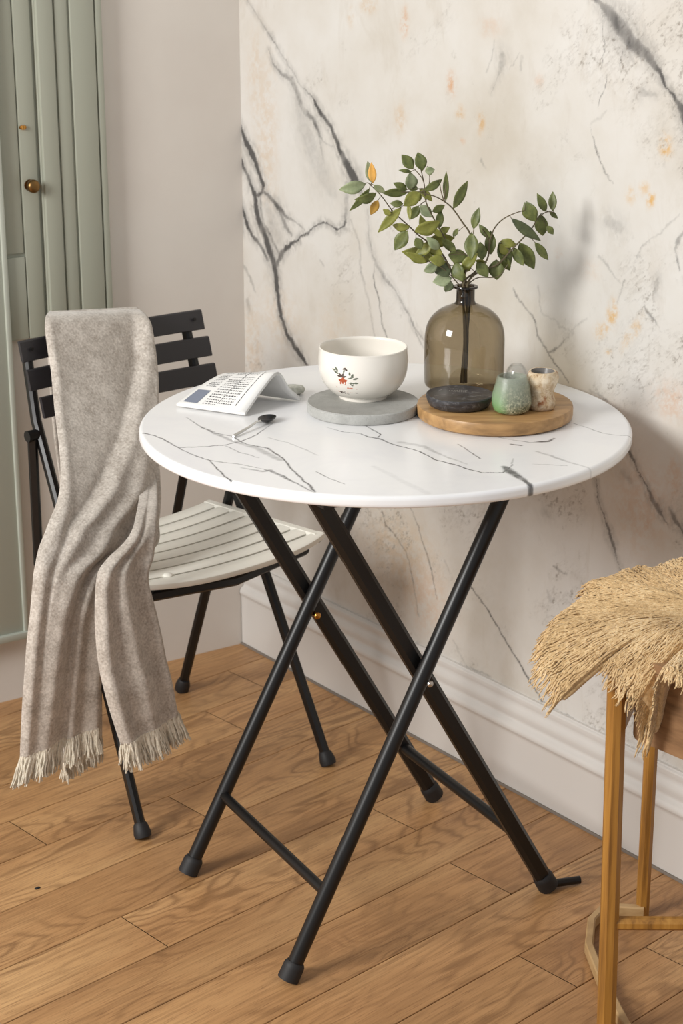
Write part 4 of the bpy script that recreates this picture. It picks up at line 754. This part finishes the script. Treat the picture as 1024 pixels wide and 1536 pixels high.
# wooden serving board
bm = bmesh.new(); BO = (0.2200, 2.560, ZT); rb_ = 0.1115
add_lathe(bm, [(0, 0), (rb_-0.006, 0), (rb_-0.001, 0.003), (rb_, 0.007), (rb_, 0.0165), (rb_-0.001, 0.0195), (rb_-0.004, 0.0205), (0, 0.0205)], BO, 96, wob=lambda t_, z: 0.006*math.sin(2*t_+0.6)+0.004*math.sin(3*t_))
o = bm_obj('serving_board', bm, M_board, smooth=True, sharp=35); tag(o, 'round wooden board carrying the smoky vase, black tin and small glasses', 'board')
ZB = ZT+0.0207

# smoky glass bottle vase (thin glass: tinted transmission plus surface reflection)
def thin_glass(name, tint, edge, rough=0.02, refl=1.5):
    m = bpy.data.materials.new(name); m.use_nodes = True; nt = m.node_tree; nt.nodes.clear()
    out = nt.nodes.new('ShaderNodeOutputMaterial'); tr = nt.nodes.new('ShaderNodeBsdfTransparent'); gl = nt.nodes.new('ShaderNodeBsdfGlossy')
    mx = nt.nodes.new('ShaderNodeMixShader'); pw = nt.nodes.new('ShaderNodeMath'); pw.operation = 'POWER'; pw.inputs[1].default_value = 4.5; fr = nt.nodes.new('ShaderNodeMath'); fr.operation = 'MULTIPLY_ADD'; fr.inputs[1].default_value = 0.75; fr.inputs[2].default_value = 0.045; lw = nt.nodes.new('ShaderNodeLayerWeight'); cr = nt.nodes.new('ShaderNodeValToRGB')
    lw.inputs['Blend'].default_value = 0.5
    cr.color_ramp.elements[0].color = (*tint, 1); cr.color_ramp.elements[0].position = 0.3; cr.color_ramp.elements[1].color = (*edge, 1); cr.color_ramp.elements[1].position = 1.0
    gl.inputs['Roughness'].default_value = rough; gl.inputs['Color'].default_value = (1, 1, 1, 1)
    L = nt.links.new; L(lw.outputs['Facing'], cr.inputs['Fac']); L(cr.outputs['Color'], tr.inputs['Color'])
    L(lw.outputs['Facing'], pw.inputs[0]); L(pw.outputs[0], fr.inputs[0]); L(fr.outputs[0], mx.inputs['Fac']); L(tr.outputs[0], mx.inputs[1]); L(gl.outputs[0], mx.inputs[2]); L(mx.outputs[0], out.inputs['Surface']); return m
G_smoke = thin_glass('smoky brown glass', (0.60, 0.54, 0.43), (0.26, 0.22, 0.155))
G_neck = thin_glass('dark neck glass', (0.22, 0.18, 0.14), (0.05, 0.04, 0.03))
vase = empty('bottle_vase', 'smoky brown glass bottle vase holding leafy branches on the wooden board', 'vase')
VC = (0.1804, 2.650, ZB)
vp = catmull([(0.050, 0.0, 0), (0.0560, 0.003, 0), (0.0585, 0.010, 0), (0.0590, 0.035, 0), (0.0590, 0.060, 0), (0.0585, 0.078, 0), (0.0555, 0.093, 0), (0.0485, 0.1055, 0), (0.0370, 0.1155, 0), (0.0240, 0.1215, 0), (0.0165, 0.1250, 0)], 60)
bm = bmesh.new(); add_lathe(bm, [(0, 0.0)]+[(p[0], p[1]) for p in vp], VC, 96); bm_obj('vase_body', bm, G_smoke, vase, smooth=True)
bm = bmesh.new(); add_lathe(bm, [(0.0165, 0.1250), (0.0142, 0.1275), (0.0135, 0.131), (0.0135, 0.1455), (0.0145, 0.1470), (0.0175, 0.1480), (0.0180, 0.1495), (0.0175, 0.1510), (0.0150, 0.1515), (0.0125, 0.1505), (0.0118, 0.1470)], VC, 64); bm_obj('vase_neck', bm, G_neck, vase, smooth=True)
settle(vase, VC)

# branches: a stem part and a foliage part each
cols = [((72, 82, 40), (116, 122, 66)), ((124, 136, 100), (156, 164, 128)), ((106, 110, 44), (140, 140, 66)), ((120, 128, 96), (150, 154, 116)), ((216, 160, 76), (236, 186, 100)), ((156, 118, 44), (184, 144, 64)), ((58, 66, 42), (88, 96, 62))]
lmats = []
for k, (a, b_) in enumerate(cols):
    m = mat('leaf tone', rough=0.5); t = NT(m); v = t.coord(); t.base(t.ramp(t.noise(v, 90, 5, 0.7), [(0.3, srgb(*a)), (0.7, srgb(*b_))])); t.bump(t.noise(v, 260, 3), 0.3, 0.0006); lmats.append(m)
M_stem = mat('brown green stem', srgb(92, 82, 58), 0.6)
blab = {'A': 'leafy branch leaning left in the vase, with yellow leaves at its tip', 'B': 'upright leafy branch reaching highest above the vase, left of its neck', 'C': 'thin arching branch over the vase with slim upright leaves', 'D': 'short leafy branch bending right out of the vase to a drooping blade leaf', 'E': 'longest branch leaning right out of the vase towards the wall'}
rl_ = random.Random(11)
for key in 'ABCDE':
    br = empty('leafy_branch', blab[key], 'branch', 'branches in the smoky vase')
    bm = bmesh.new(); pts = [Vector(p) for p in BRANCHES[key]]
    k5 = 'ABCDE'.index(key); o0 = pts[0]
    foot = Vector((VC[0]+0.004*math.cos(k5*1.25+2), VC[1]+0.004*math.sin(k5*1.25+2), VC[2]+0.006))
    mouth = Vector((VC[0]+0.005*math.cos(k5*1.25), VC[1]+0.005*math.sin(k5*1.25), VC[2]+0.150))
    pp = [foot, foot.lerp(mouth, 0.5)+Vector((0.002, 0, 0)), mouth] + pts[1:]
    cm = [Vector(p) for p in catmull([tuple(p) for p in pp], 48)]
    add_tube(bm, cm, 0.001, 7, radii=[0.0019-0.0013*i/47 for i in range(48)])
    for (k_, tw) in TWIGS:
        if k_ != key: continue
        cm = [Vector(p) for p in catmull(tw, 14)]; add_tube(bm, cm, 0.0007, 6, radii=[0.0010-0.0005*i/13 for i in range(14)])
    vs = []; fs = []; fm = []
    for (k_, x0, y0, z0, x1, z1, w, col) in LEAVES:
        if k_ != key: continue
        p0 = Vector((x0, y0, z0)); dy = rl_.uniform(-0.35, 0.35); L = math.hypot(x1-x0, z1-z0); p1 = Vector((x1, y0+dy*L, z1))
        ax = (p1-p0).normalized(); side = ax.cross(Vector((0, 1, 0))).normalized(); nrm = side.cross(ax)
        ro = rl_.uniform(-0.45, 0.45); side = side*math.cos(ro)+nrm*math.sin(ro); nrm = ax.cross(side)
        if nrm.y > 0: nrm = -nrm
        curl = rl_.uniform(-0.10, 0.16)*L; N = 10; i0 = len(vs); Lr = (p1-p0).length*1.1
        for i in range(N+1):
            t_ = i/N; ww = w*1.2*(math.sin(PI*t_**0.9)**0.95 if 0 < t_ < 1 else 0.0)+0.0002
            c_ = p0+ax*(Lr*t_)+nrm*(curl*math.sin(PI*t_))
            for s_k, f in ((-1, 1.0), (-0.5, 0.5), (0, 0.0), (0.5, 0.5), (1, 1.0)):
                vs.append(c_+side*(s_k*ww/2)+nrm*(abs(s_k)*ww*0.13))
        for i in range(N):
            for j in range(4): a = i0+i*5+j; fs.append((a, a+1, a+6, a+5)); fm.append(col)
        # petiole towards the nearest point of the stem
        sp = [Vector(q) for q in catmull(BRANCHES[key], 40)]+[Vector(q) for kk, tw in TWIGS if kk == key for q in catmull(tw, 12)]
        q = min(sp, key=lambda s_k: (s_k-p0).length)
        if 0.0008 < (q-p0).length < 0.03: add_tube(bm, [q, (q+p0)/2+Vector((0, 0, 0.001)), p0+ax*0.001], 0.0005, 5)
    bm_obj('stem', bm, M_stem, br, smooth=True)
    fo = mesh_obj('foliage', vs, fs, None, br, smooth=True, mats=lmats, fmat=fm)
    sm = fo.modifiers.new('thickness', 'SOLIDIFY'); sm.thickness = 0.0004
    settle(br, tuple(foot))

# black lidded tin
M_tin = mat('black slate finish', rough=0.38); t = NT(M_tin); v = t.coord(); n = t.noise(v, 60, 6, 0.7, 1.5)
t.base(t.ramp(n, [(0.35, srgb(48, 47, 49)), (0.56, srgb(62, 61, 64)), (0.66, srgb(104, 103, 104))])); t.bump(n, 0.2, 0.0006)
tin = empty('round_tin', 'flat round black tin with faint printed lines on its lid', 'tin')
TI = (0.1675, 2.5430, ZB)
bm = bmesh.new(); add_lathe(bm, [(0, 0), (0.038, 0), (0.0425, 0.002), (0.0462, 0.009), (0.0468, 0.013)], TI, 72); bm_obj('tin_base', bm, M_tin, tin, smooth=True)
bm = bmesh.new(); add_lathe(bm, [(0.0462, 0.0105), (0.0474, 0.012), (0.0476, 0.0165), (0.0464, 0.0178), (0.0450, 0.0172), (0, 0.0172)], TI, 72, wob=lambda t_, z: 0.010*math.sin(3*t_+1)+0.006*math.sin(5*t_)); bm_obj('tin_lid', bm, M_tin, tin, smooth=True, sharp=40)
vs = []; fs = []
def dash(x, y, L, w, a=0.0):
    i0 = len(vs); ca_, sa_ = math.cos(a), math.sin(a)
    for (p, q) in ((0, -w/2), (L, -w/2), (L, w/2), (0, w/2)): vs.append((TI[0]+x+p*ca_-q*sa_, TI[1]+y+p*sa_+q*ca_, TI[2]+0.01745))
    fs.append((i0, i0+1, i0+2, i0+3))
rd = random.Random(5)
for (yy, x0, x1) in ((0.026, -0.012, 0.010), (0.018, -0.014, 0.012), (0.010, -0.008, 0.010)):
    x = x0
    while x < x1:
        l_ = rd.uniform(0.001, 0.003); dash(x, yy+rd.uniform(-0.001, 0.001), l_, 0.0018, rd.uniform(-0.5, 0.5)); dash(x+l_*0.5, yy-0.0015, 0.003, 0.0007, PI/2); x += l_+0.0009
for (x, y, L, a) in ((-0.036, -0.012, 0.020, 0.5), (-0.010, 0.002, 0.030, 0.12), (0.004, -0.020, 0.028, 0.35), (-0.030, 0.014, 0.012, 1.0), (0.018, 0.010, 0.018, -0.4)): dash(x, y, L, 0.0008, a)
o = mesh_obj('lid_print', vs, fs, mat('pale grey print', srgb(176, 174, 168), 0.6), tin)
settle(tin, TI)

# mottled green glass votive
m = bpy.data.materials.new('mottled green glass'); m.use_nodes = True; t = NT(m); v = t.coord()
t.b.inputs['Roughness'].default_value = 0.12; t.b.inputs['Transmission Weight'].default_value = 0.0
sep = t.new('ShaderNodeSeparateXYZ'); t.link(v, sep.inputs[0])
n = t.noise(v, 300, 5, 0.7); n2 = t.noise(v, 70, 4)
hh = t.math('MULTIPLY', t.math('SUBTRACT', sep.outputs[2], ZB), 19.0)       # 0 foot .. 1 rim
gx = t.math('MULTIPLY', t.math('SUBTRACT', 0.2335, sep.outputs[0]), 70.0, True)
c0 = t.ramp(n, [(0.38, srgb(70, 76, 54)), (0.5, srgb(122, 124, 96)), (0.64, srgb(200, 196, 168))])
c1 = t.mix(gx, c0, srgb(108, 156, 92)); t.base(t.mix(t.math('MULTIPLY', hh, 1.0, True), c1, srgb(168, 176, 160)))
al = t.math('SUBTRACT', 1.0, t.math('MULTIPLY', t.math('SUBTRACT', hh, t.math('MULTIPLY', n2, 0.35)), 0.75, True)); t.link(al, t.b.inputs['Alpha'])
t.bump(n, 0.5, 0.001); m_green = m
GC_ = (0.2388, 2.5105, ZB)
def cup(prof_o, th, z0): return [(0, 0)]+prof_o+[(prof_o[-1][0]-th*0.5, prof_o[-1][1]+th*0.35)]+[(max(r-th, 0.001), max(z, z0)) for r, z in reversed(prof_o) if z > z0*0.6]+[(0, z0)]
po = [(p[0], max(p[1], 0)) for p in catmull([(0.017, 0, 0), (0.0235, 0.0025, 0), (0.0268, 0.010, 0), (0.0275, 0.018, 0), (0.0258, 0.031, 0), (0.0228, 0.043, 0), (0.0205, 0.0515, 0)], 22)]
bm = bmesh.new(); add_lathe(bm, cup(po, 0.0022, 0.006), GC_, 64, wob=lambda t_, z: 0.02*math.sin(2*t_+1)+0.010*math.sin(3*t_+z*200))
o = bm_obj('glass_votive', bm, m_green, smooth=True, sharp=60); tag(o, 'mottled green glass votive holder on the wooden board beside the black tin', 'candle holder')

# driftwood-like hourglass candle cup
m = mat('weathered bark ceramic', rough=0.8); t = NT(m); v = t.coord(); n = t.noise(v, 95, 7, 0.72, 0.6); z3 = t.new('ShaderNodeSeparateXYZ'); t.link(v, z3.inputs[0])
c_ = t.ramp(n, [(0.30, srgb(128, 92, 60)), (0.42, srgb(196, 172, 138)), (0.62, srgb(228, 214, 190))])
c_ = t.mix(t.math('MULTIPLY', t.math('SUBTRACT', t.noise(v, 60, 3), 0.60, True), 8, True), c_, srgb(140, 84, 44))
lo = t.math('MULTIPLY', t.math('SUBTRACT', ZB+0.016, z3.outputs[2]), 60, True)
c_ = t.mix(t.math('MULTIPLY', lo, 0.8), c_, t.ramp(t.noise(v, 160, 5, 0.7), [(0.4, srgb(112, 78, 50)), (0.6, srgb(190, 160, 120))])); t.base(c_); t.bump(n, 0.8, 0.003)
HC = (0.2826, 2.5270, ZB)
ho = [(p[0], max(p[1], 0)) for p in catmull([(0.0165, 0, 0), (0.0190, 0.003, 0), (0.0192, 0.011, 0), (0.0165, 0.020, 0), (0.0175, 0.029, 0), (0.0215, 0.039, 0), (0.0222, 0.047, 0), (0.0200, 0.054, 0)], 26)]
cupo = empty('candle_cup', 'hourglass-shaped cream and brown weathered candle cup at the right of the wooden board', 'candle holder')
bm = bmesh.new(); add_lathe(bm, [(0, 0)]+ho+[(0.0185, 0.0552), (0.0168, 0.0550)], HC, 64, wob=lambda t_, z: 0.03*math.sin(3*t_+2)+0.02*math.sin(5*t_+z*160)); bm_obj('cup_body', bm, m, cupo, smooth=True)
bm = bmesh.new(); add_lathe(bm, [(0.0170, 0.0548), (0.0160, 0.0520), (0.0150, 0.0420), (0.011, 0.036), (0, 0.035)], HC, 64, wob=lambda t_, z: 0.03*math.sin(3*t_+2)+0.02*math.sin(5*t_+z*160))
bm_obj('dark_hollow', bm, mat('grey speckled glaze', srgb(112, 108, 104), 0.35), cupo, smooth=True)
settle(cupo, HC)

# small clear glass behind the votive
G_clear = thin_glass('clear glass', (0.95, 0.96, 0.96), (0.82, 0.84, 0.85), 0.02, 1.55)
QC = (0.2535, 2.6020, ZB)
bm = bmesh.new(); add_lathe(bm, cup([(p[0], max(p[1], 0)) for p in catmull([(0.010, 0, 0), (0.0145, 0.002, 0), (0.0162, 0.012, 0), (0.0165, 0.026, 0), (0.0140, 0.038, 0), (0.0085, 0.0455, 0)], 20)], 0.0015, 0.004), QC, 48)
o = bm_obj('clear_votive', bm, G_clear, smooth=True, sharp=60); tag(o, 'small clear rounded glass standing behind the green votive holder', 'glass')

# folded newspaper, tented
news = empty('newspaper', 'folded newspaper standing like a low tent at the left of the tabletop', 'newspaper')
A_ = np.array([-0.2398, 2.6090, 0.7225]); B_ = np.array([-0.1379, 2.5582, 0.7225]); E_ = np.array([-0.0600, 2.6390, 0.7225])
F_ = E_+(A_-B_)*0.95; Cr = np.array([-0.0925, 2.6150, 0.768]); Dr = np.array([-0.1725, 2.700, 0.745])
def prof3(P0, R_, P1, n):
    m0 = P0*0.45+R_*0.55+np.array([0, 0, 0.005]); m1 = P1*0.5+R_*0.5+np.array([0, 0, -0.004])
    return catmull([P0, m0, R_, m1, P1], n)
NP = 41
right = prof3(B_, Cr, E_, NP); left = prof3(A_, Dr, F_, NP)
M_paper = mat('newsprint', srgb(226, 225, 222), 0.75); M_ink = mat('printing ink', srgb(84, 82, 84), 0.8); M_pic = mat('printed blue grey picture', srgb(120, 126, 140), 0.7)
def npt(a, b_, lift=0.0):       # a along the crease 0..1 (left to right), b across 0..1 (front edge over ridge)
    f = b_*(NP-1); i = min(int(f), NP-2); g_ = f-i
    r = right[i]*(1-g_)+right[i+1]*g_; l = left[i]*(1-g_)+left[i+1]*g_
    p = l*(1-a)+r*a; return (p[0], p[1], p[2]+lift)
vs = []; fs = []
for lay in range(3):
    b0 = len(vs); L_ = 0.0017*(2-lay)
    for i in range(NP):
        for j in range(9): 
            x = list(npt(j/8, i/(NP-1), L_)); 
            vs.append(x)
    for i in range(NP-1):
        for j in range(8): a = b0+i*9+j; fs.append((a, a+1, a+10, a+9))
pn = mesh_obj('paper_sheets', vs, fs, M_paper, news, smooth=True)
sm = pn.modifiers.new('thickness', 'SOLIDIFY'); sm.thickness = 0.0012; sm.offset = 0
bm = bmesh.new(); add_tube(bm, [npt(a, 0.0, 0.0017) for a in np.linspace(0, 1, 9)], 0.0024, 10); bm_obj('folded_edge', bm, M_paper, news, smooth=True)
vs = []; fs = []; fm = []
def pq(a0, a1, b0_, b1_, mi, shear=0):
    n = 3; i0 = len(vs)
    for i in range(n+1):
        bb = b0_+(b1_-b0_)*i/n
        for aa in (a0, a1): vs.append(npt(aa, bb, 0.0045))
    for i in range(n): a = i0+2*i; fs.append((a, a+1, a+3, a+2)); fm.append(mi)
rn = random.Random(9)
pq(0.05, 0.26, 0.035, 0.17, 1)
for c0_, c1_ in ((0.10, 0.27), (0.33, 0.52), (0.56, 0.74)):
    b_ = 0.04 if c0_ > 0.3 else 0.21
    while b_ < 0.47:
        a = c0_
        if rn.random() < 0.12: b_ += 0.02; continue
        while a < c1_:
            l_ = rn.uniform(0.008, 0.03); pq(a, min(a+l_, c1_), b_, b_+rn.uniform(0.006, 0.011), 0); a += l_+rn.uniform(0.010, 0.02)
        b_ += 0.024
for a in (0.535, 0.80): 
    b_ = 0.06
    while b_ < 0.46: l_ = rn.uniform(0.01, 0.05); pq(a, a+0.012, b_, b_+l_, 0); b_ += l_+0.006
b_ = 0.60
while b_ < 0.97:
    a = 0.06
    while a < 0.94: l_ = rn.uniform(0.008, 0.03); pq(a, a+l_, b_, b_+0.006, 0); a += l_+0.008
    b_ += 0.017
mesh_obj('newsprint_text', vs, fs, None, news, mats=[M_ink, M_pic], fmat=fm)
settle(news, (float((A_+E_)[0]/2), float((A_+E_)[1]/2), ZT))

# pebble-like salt dish and the small spoon
bm = bmesh.new(); add_lathe(bm, [(0, 0), (0.008, 0.0), (0.0135, 0.003), (0.015, 0.008), (0.0125, 0.0125), (0.006, 0.0145), (0, 0.0148)], (0, 0, 0), 32, wob=lambda t_, z: 0.08*math.sin(2*t_)+0.04*math.sin(3*t_))
bmesh.ops.transform(bm, matrix=Matrix.Translation((-0.0735, 2.682, ZT)) @ Matrix.Diagonal((1.25, 0.85, 1, 1)), verts=bm.verts[:])
m = mat('pale pebble', rough=0.5); t = NT(m); t.base(t.ramp(t.noise(t.coord(), 90, 5), [(0.35, srgb(176, 178, 166)), (0.65, srgb(218, 218, 210))]))
o = bm_obj('pebble', bm, m, smooth=True); tag(o, 'smooth pale grey pebble lying between the newspaper and the stone coaster', 'pebble')
spoon = empty('teaspoon', 'small spoon with a dark bowl lying on the marble tabletop before the newspaper', 'spoon')
h0 = Vector((-0.1060, 2.5270, 0)); t0 = Vector((-0.1490, 2.4500, 0)); dx = (h0-t0).normalized(); sx_ = Vector((dx.y, -dx.x, 0))
bm = bmesh.new(); N = 18; Mr = 7
rows_ = []
for layer, dz in ((0, 0.0), (1, 0.0012)):
    for k in range(Mr+1):
        r = k/Mr; row = []
        for i in range(N):
            a = 2*PI*i/N; p = h0+dx*(0.0175*r*math.cos(a))+sx_*(0.0112*r*math.sin(a)*(1+0.12*math.cos(a))); z = ZT+0.0004+0.0062*r*r+dz
            row.append(bm.verts.new((p.x, p.y, z)))
        rows_.append(row)
for lay in (0, 1):
    for k in range(Mr):
        a, b_ = rows_[lay*(Mr+1)+k], rows_[lay*(Mr+1)+k+1]
        for i in range(N): bm.faces.new((a[i], a[(i+1) % N], b_[(i+1) % N], b_[i]))
a, b_ = rows_[Mr], rows_[2*Mr+1]
for i in range(N): bm.faces.new((a[i], a[(i+1) % N], b_[(i+1) % N], b_[i]))
bmesh.ops.remove_doubles(bm, verts=bm.verts[:], dist=1e-6)
bm_obj('spoon_bowl', bm, mat('dark tarnished metal', srgb(70, 70, 72), 0.25, 1.0), spoon, smooth=True)
bm = bmesh.new(); hp = [h0-dx*0.0165, h0-dx*0.028, h0-dx*0.045, t0-dx*0.0]
zs = [0.0058, 0.0075, 0.0050, 0.0022]
add_tube(bm, [Vector((p.x, p.y, ZT+z)) for p, z in zip(hp, zs)], 0.002, section=None, seg=10, radii=[0.0022, 0.0016, 0.0018, 0.0022])
bm_obj('spoon_handle', bm, M_steel, spoon, smooth=True)
settle(spoon, (h0.x, h0.y, ZT))

# ------------------------------------------------------------ wooden stool with a yarn mat
stool = empty('wooden_stool', 'wooden stool with ochre legs and brown seat apron under a beige yarn mat', 'stool')
hexs = lambda r: [(r*math.cos(PI/3*k+0.3), r*math.sin(PI/3*k+0.3)) for k in range(6)]
octs = lambda r: [(r*math.cos(PI/4*k+0.39), r*math.sin(PI/4*k+0.39)) for k in range(8)]
FT = [Vector((0.3485, 2.090, 0)), Vector((0.4445, 2.400, 0)), Vector((0.600, 2.315, 0)), Vector((0.620, 2.070, 0))]
TP = [Vector((0.3400, 2.096, 0.527)), Vector((0.4390, 2.383, 0.527)), Vector((0.590, 2.300, 0.527)), Vector((0.600, 2.090, 0.527))]
for k, (a, b_) in enumerate(zip(TP, FT)):
    bm = bmesh.new(); r = 0.0125 if k == 0 else 0.0100
    add_tube(bm, [b_, b_.lerp(a, 0.5), a], r, section=octs(r)); bm_obj('leg', bm, M_leg, stool, smooth=True, sharp=30)
bm = bmesh.new(); add_tube(bm, [FT[0].lerp(TP[0], 0.327), FT[3].lerp(TP[3], 0.322)+Vector((0, 0, 0.01))], 0.008, section=octs(0.0090)); bm_obj('stretcher', bm, M_leg, stool, smooth=True, sharp=30)
bm = bmesh.new(); add_tube(bm, [Vector(p) for p in ((0.4445, 2.392, 0.0105), (0.3880, 2.398, 0.0105), (0.3640, 2.360, 0.0105), (0.3515, 2.292, 0.0105), (0.3580, 2.215, 0.0105), (0.3740, 2.107, 0.0105), (0.4100, 1.960, 0.0105))], 0.01, section=rect(0.012, 0.018, 0.002)); bm_obj('floor_rail', bm, M_rail, stool, smooth=True, sharp=30)
# apron panel and seat board
def panel(bm, p, d, L, z0, z1, th, rc):
    nrm = Vector((d.y, -d.x, 0)); out = []
    prof_ = [(0.0, z1), (L, z1), (L, z0)] + [(rc-rc*math.sin(q*PI/8), z0+rc-rc*math.cos(q*PI/8)) for q in range(5)]
    a = [bm.verts.new(p+d*x+Vector((0, 0, z))) for x, z in prof_]; b_ = [bm.verts.new(p+d*x+Vector((0, 0, z))-nrm*th) for x, z in prof_]
    bm.faces.new(a); bm.faces.new(b_[::-1])
    for i in range(len(a)): bm.faces.new((a[i], a[(i+1) % len(a)], b_[(i+1) % len(a)], b_[i]))
bm = bmesh.new(); dA = Vector((math.cos(math.radians(-49)), math.sin(math.radians(-49)), 0))
panel(bm, Vector((0.3640, 2.0990, 0)), dA, 0.20, 0.431, 0.528, 0.02, 0.008)
bm_obj('apron', bm, M_apron, stool, smooth=False)
bm = bmesh.new(); dB = Vector((0.30, 0.954, 0)); panel(bm, Vector((0.3520, 2.098, 0)), Vector((0.32, 0.947, 0)).normalized(), 0.28, 0.438, 0.527, 0.016, 0.008)
bm_obj('apron', bm, M_leg, stool, smooth=False)
bm = bmesh.new(); ring = [(0.362, 2.106), (0.440, 2.008), (0.520, 1.960), (0.66, 2.02), (0.67, 2.20), (0.58, 2.34), (0.44, 2.41)]
a = [bm.verts.new((x, y, 0.5285)) for x, y in ring]; b_ = [bm.verts.new((x, y, 0.540)) for x, y in ring]
bm.faces.new(a); bm.faces.new(b_)
for i in range(7): bm.faces.new((a[i], a[(i+1) % 7], b_[(i+1) % 7], b_[i]))
bm_obj('seat_board', bm, M_apron, stool)
settle(stool, (0.50, 2.20, 0))

# yarn mat: combed yarns radiating over the seat and hanging past its edge
matt = empty('yarn_mat', 'beige combed yarn mat with ragged hanging edge covering the stool', 'seat cover')
cen = np.array([0.510, 2.175, 0.565])
M_yarn = mat('beige yarn', rough=0.9, Sheen_Weight=0.3); t = NT(M_yarn); v = t.coord()
f = t.math('ADD', t.math('MULTIPLY', t.noise(v, 240, 4, 0.7), 0.6), t.math('MULTIPLY', t.noise(v, 22, 4), 0.4))
t.base(t.ramp(f, [(0.36, srgb(168, 136, 92)), (0.50, srgb(206, 174, 126)), (0.62, srgb(230, 203, 158))])); t.bump(t.noise(v, 600, 3, 0.7), 0.6, 0.001)
OL = np.array(MAT_OUTLINE + [(0.52, 1.99, 0.548), (0.60, 1.985, 0.535), (0.68, 2.04, 0.53), (0.715, 2.15, 0.53), (0.68, 2.225, 0.535), (0.62, 2.315, 0.545), (0.55, 2.385, 0.56), MAT_OUTLINE[0]]); seg_ = np.concatenate([[0], np.cumsum(np.linalg.norm(np.diff(OL, axis=0), axis=1))])
def edge(s_k):
    x = s_k*seg_[-1]; return np.array([np.interp(x, seg_, OL[:, c]) for c in range(3)])
def mat_pt(s_k, r, lift=0):
    e = edge(s_k); p = cen+(e-cen)*r
    # flat over the seat, falling away outside it
    z = 0.556 + (e[2]-0.556)*max(0, (r-0.45)/0.55)**1.6 + 0.010*math.sin(PI*min(r, 1))
    fold_ = 0.004*math.sin(s_k*63+r*3)+0.0025*math.sin(s_k*138+1)
    return Vector((p[0], p[1], z+lift+fold_*r))
NS, NRr = 240, 26
vs = [mat_pt(i/(NS-1), 0.02+0.93*j/(NRr-1), -0.004) for i in range(NS) for j in range(NRr)]
o = mesh_obj('mat_backing', vs, [tuple(q) for q in grid_faces(NS, NRr)], M_yarn, matt, smooth=True)
sm = o.modifiers.new('thickness', 'SOLIDIFY'); sm.thickness = 0.006; sm.offset = 0
rn = random.Random(31); vs = []; fs = []
def yarn(pts, r):
    i0 = len(vs); n = len(pts)
    for i, p in enumerate(pts):
        d = (pts[min(i+1, n-1)]-pts[max(i-1, 0)]).normalized(); x, y = frame(d); rr_ = r*(1.0 if i < n-1 else 0.35)
        for k in range(4): a = PI/2*k+0.4; vs.append(p+x*(rr_*math.cos(a))+y*(rr_*math.sin(a)))
    for i in range(n-1):
        for k in range(4): a = i0+i*4; fs.append((a+k, a+(k+1) % 4, a+4+(k+1) % 4, a+4+k))
for k in range(15000):
    s_k = rn.random(); r0 = rn.uniform(0.05, 0.93)**0.75; ln = rn.uniform(0.10, 0.24); r1 = min(r0+ln, rn.uniform(0.96, 1.045))
    ds = rn.uniform(-0.003, 0.003); ph = rn.random()*6; pts = []
    base_l = rn.uniform(0.0, 0.004)
    for i in range(9):
        q = i/8; r = r0+(r1-r0)*q; w_ = 0.0
        p = mat_pt(min(max(s_k+ds*q+0.0010*math.sin(q*12+ph), 0), 1), r, base_l+0.0035*math.sin(PI*min(q*1.1, 1))+0.0005)
        if r > 0.97: p.z -= (r-0.97)*0.10
        pts.append(p)
    yarn(pts, rn.uniform(0.0008, 0.0014))
o = mesh_obj('yarn_pile', vs, fs, M_yarn, matt, smooth=True); o['kind'] = 'stuff'
settle(matt, (float(cen[0]), float(cen[1]), 0.545))

# ------------------------------------------------------------ a fleck on the floor
bm = bmesh.new(); add_lathe(bm, [(0, 0), (0.0036, 0.0), (0.0040, 0.0008), (0.002, 0.0016), (0, 0.0017)], (-0.4615, 2.4765, 0.0002), 10, wob=lambda t_, z: 0.3*math.sin(2*t_))
o = bm_obj('bark_fleck', bm, M_rubber); tag(o, 'tiny dark fleck lying on the floorboards at the lower left', 'fleck')
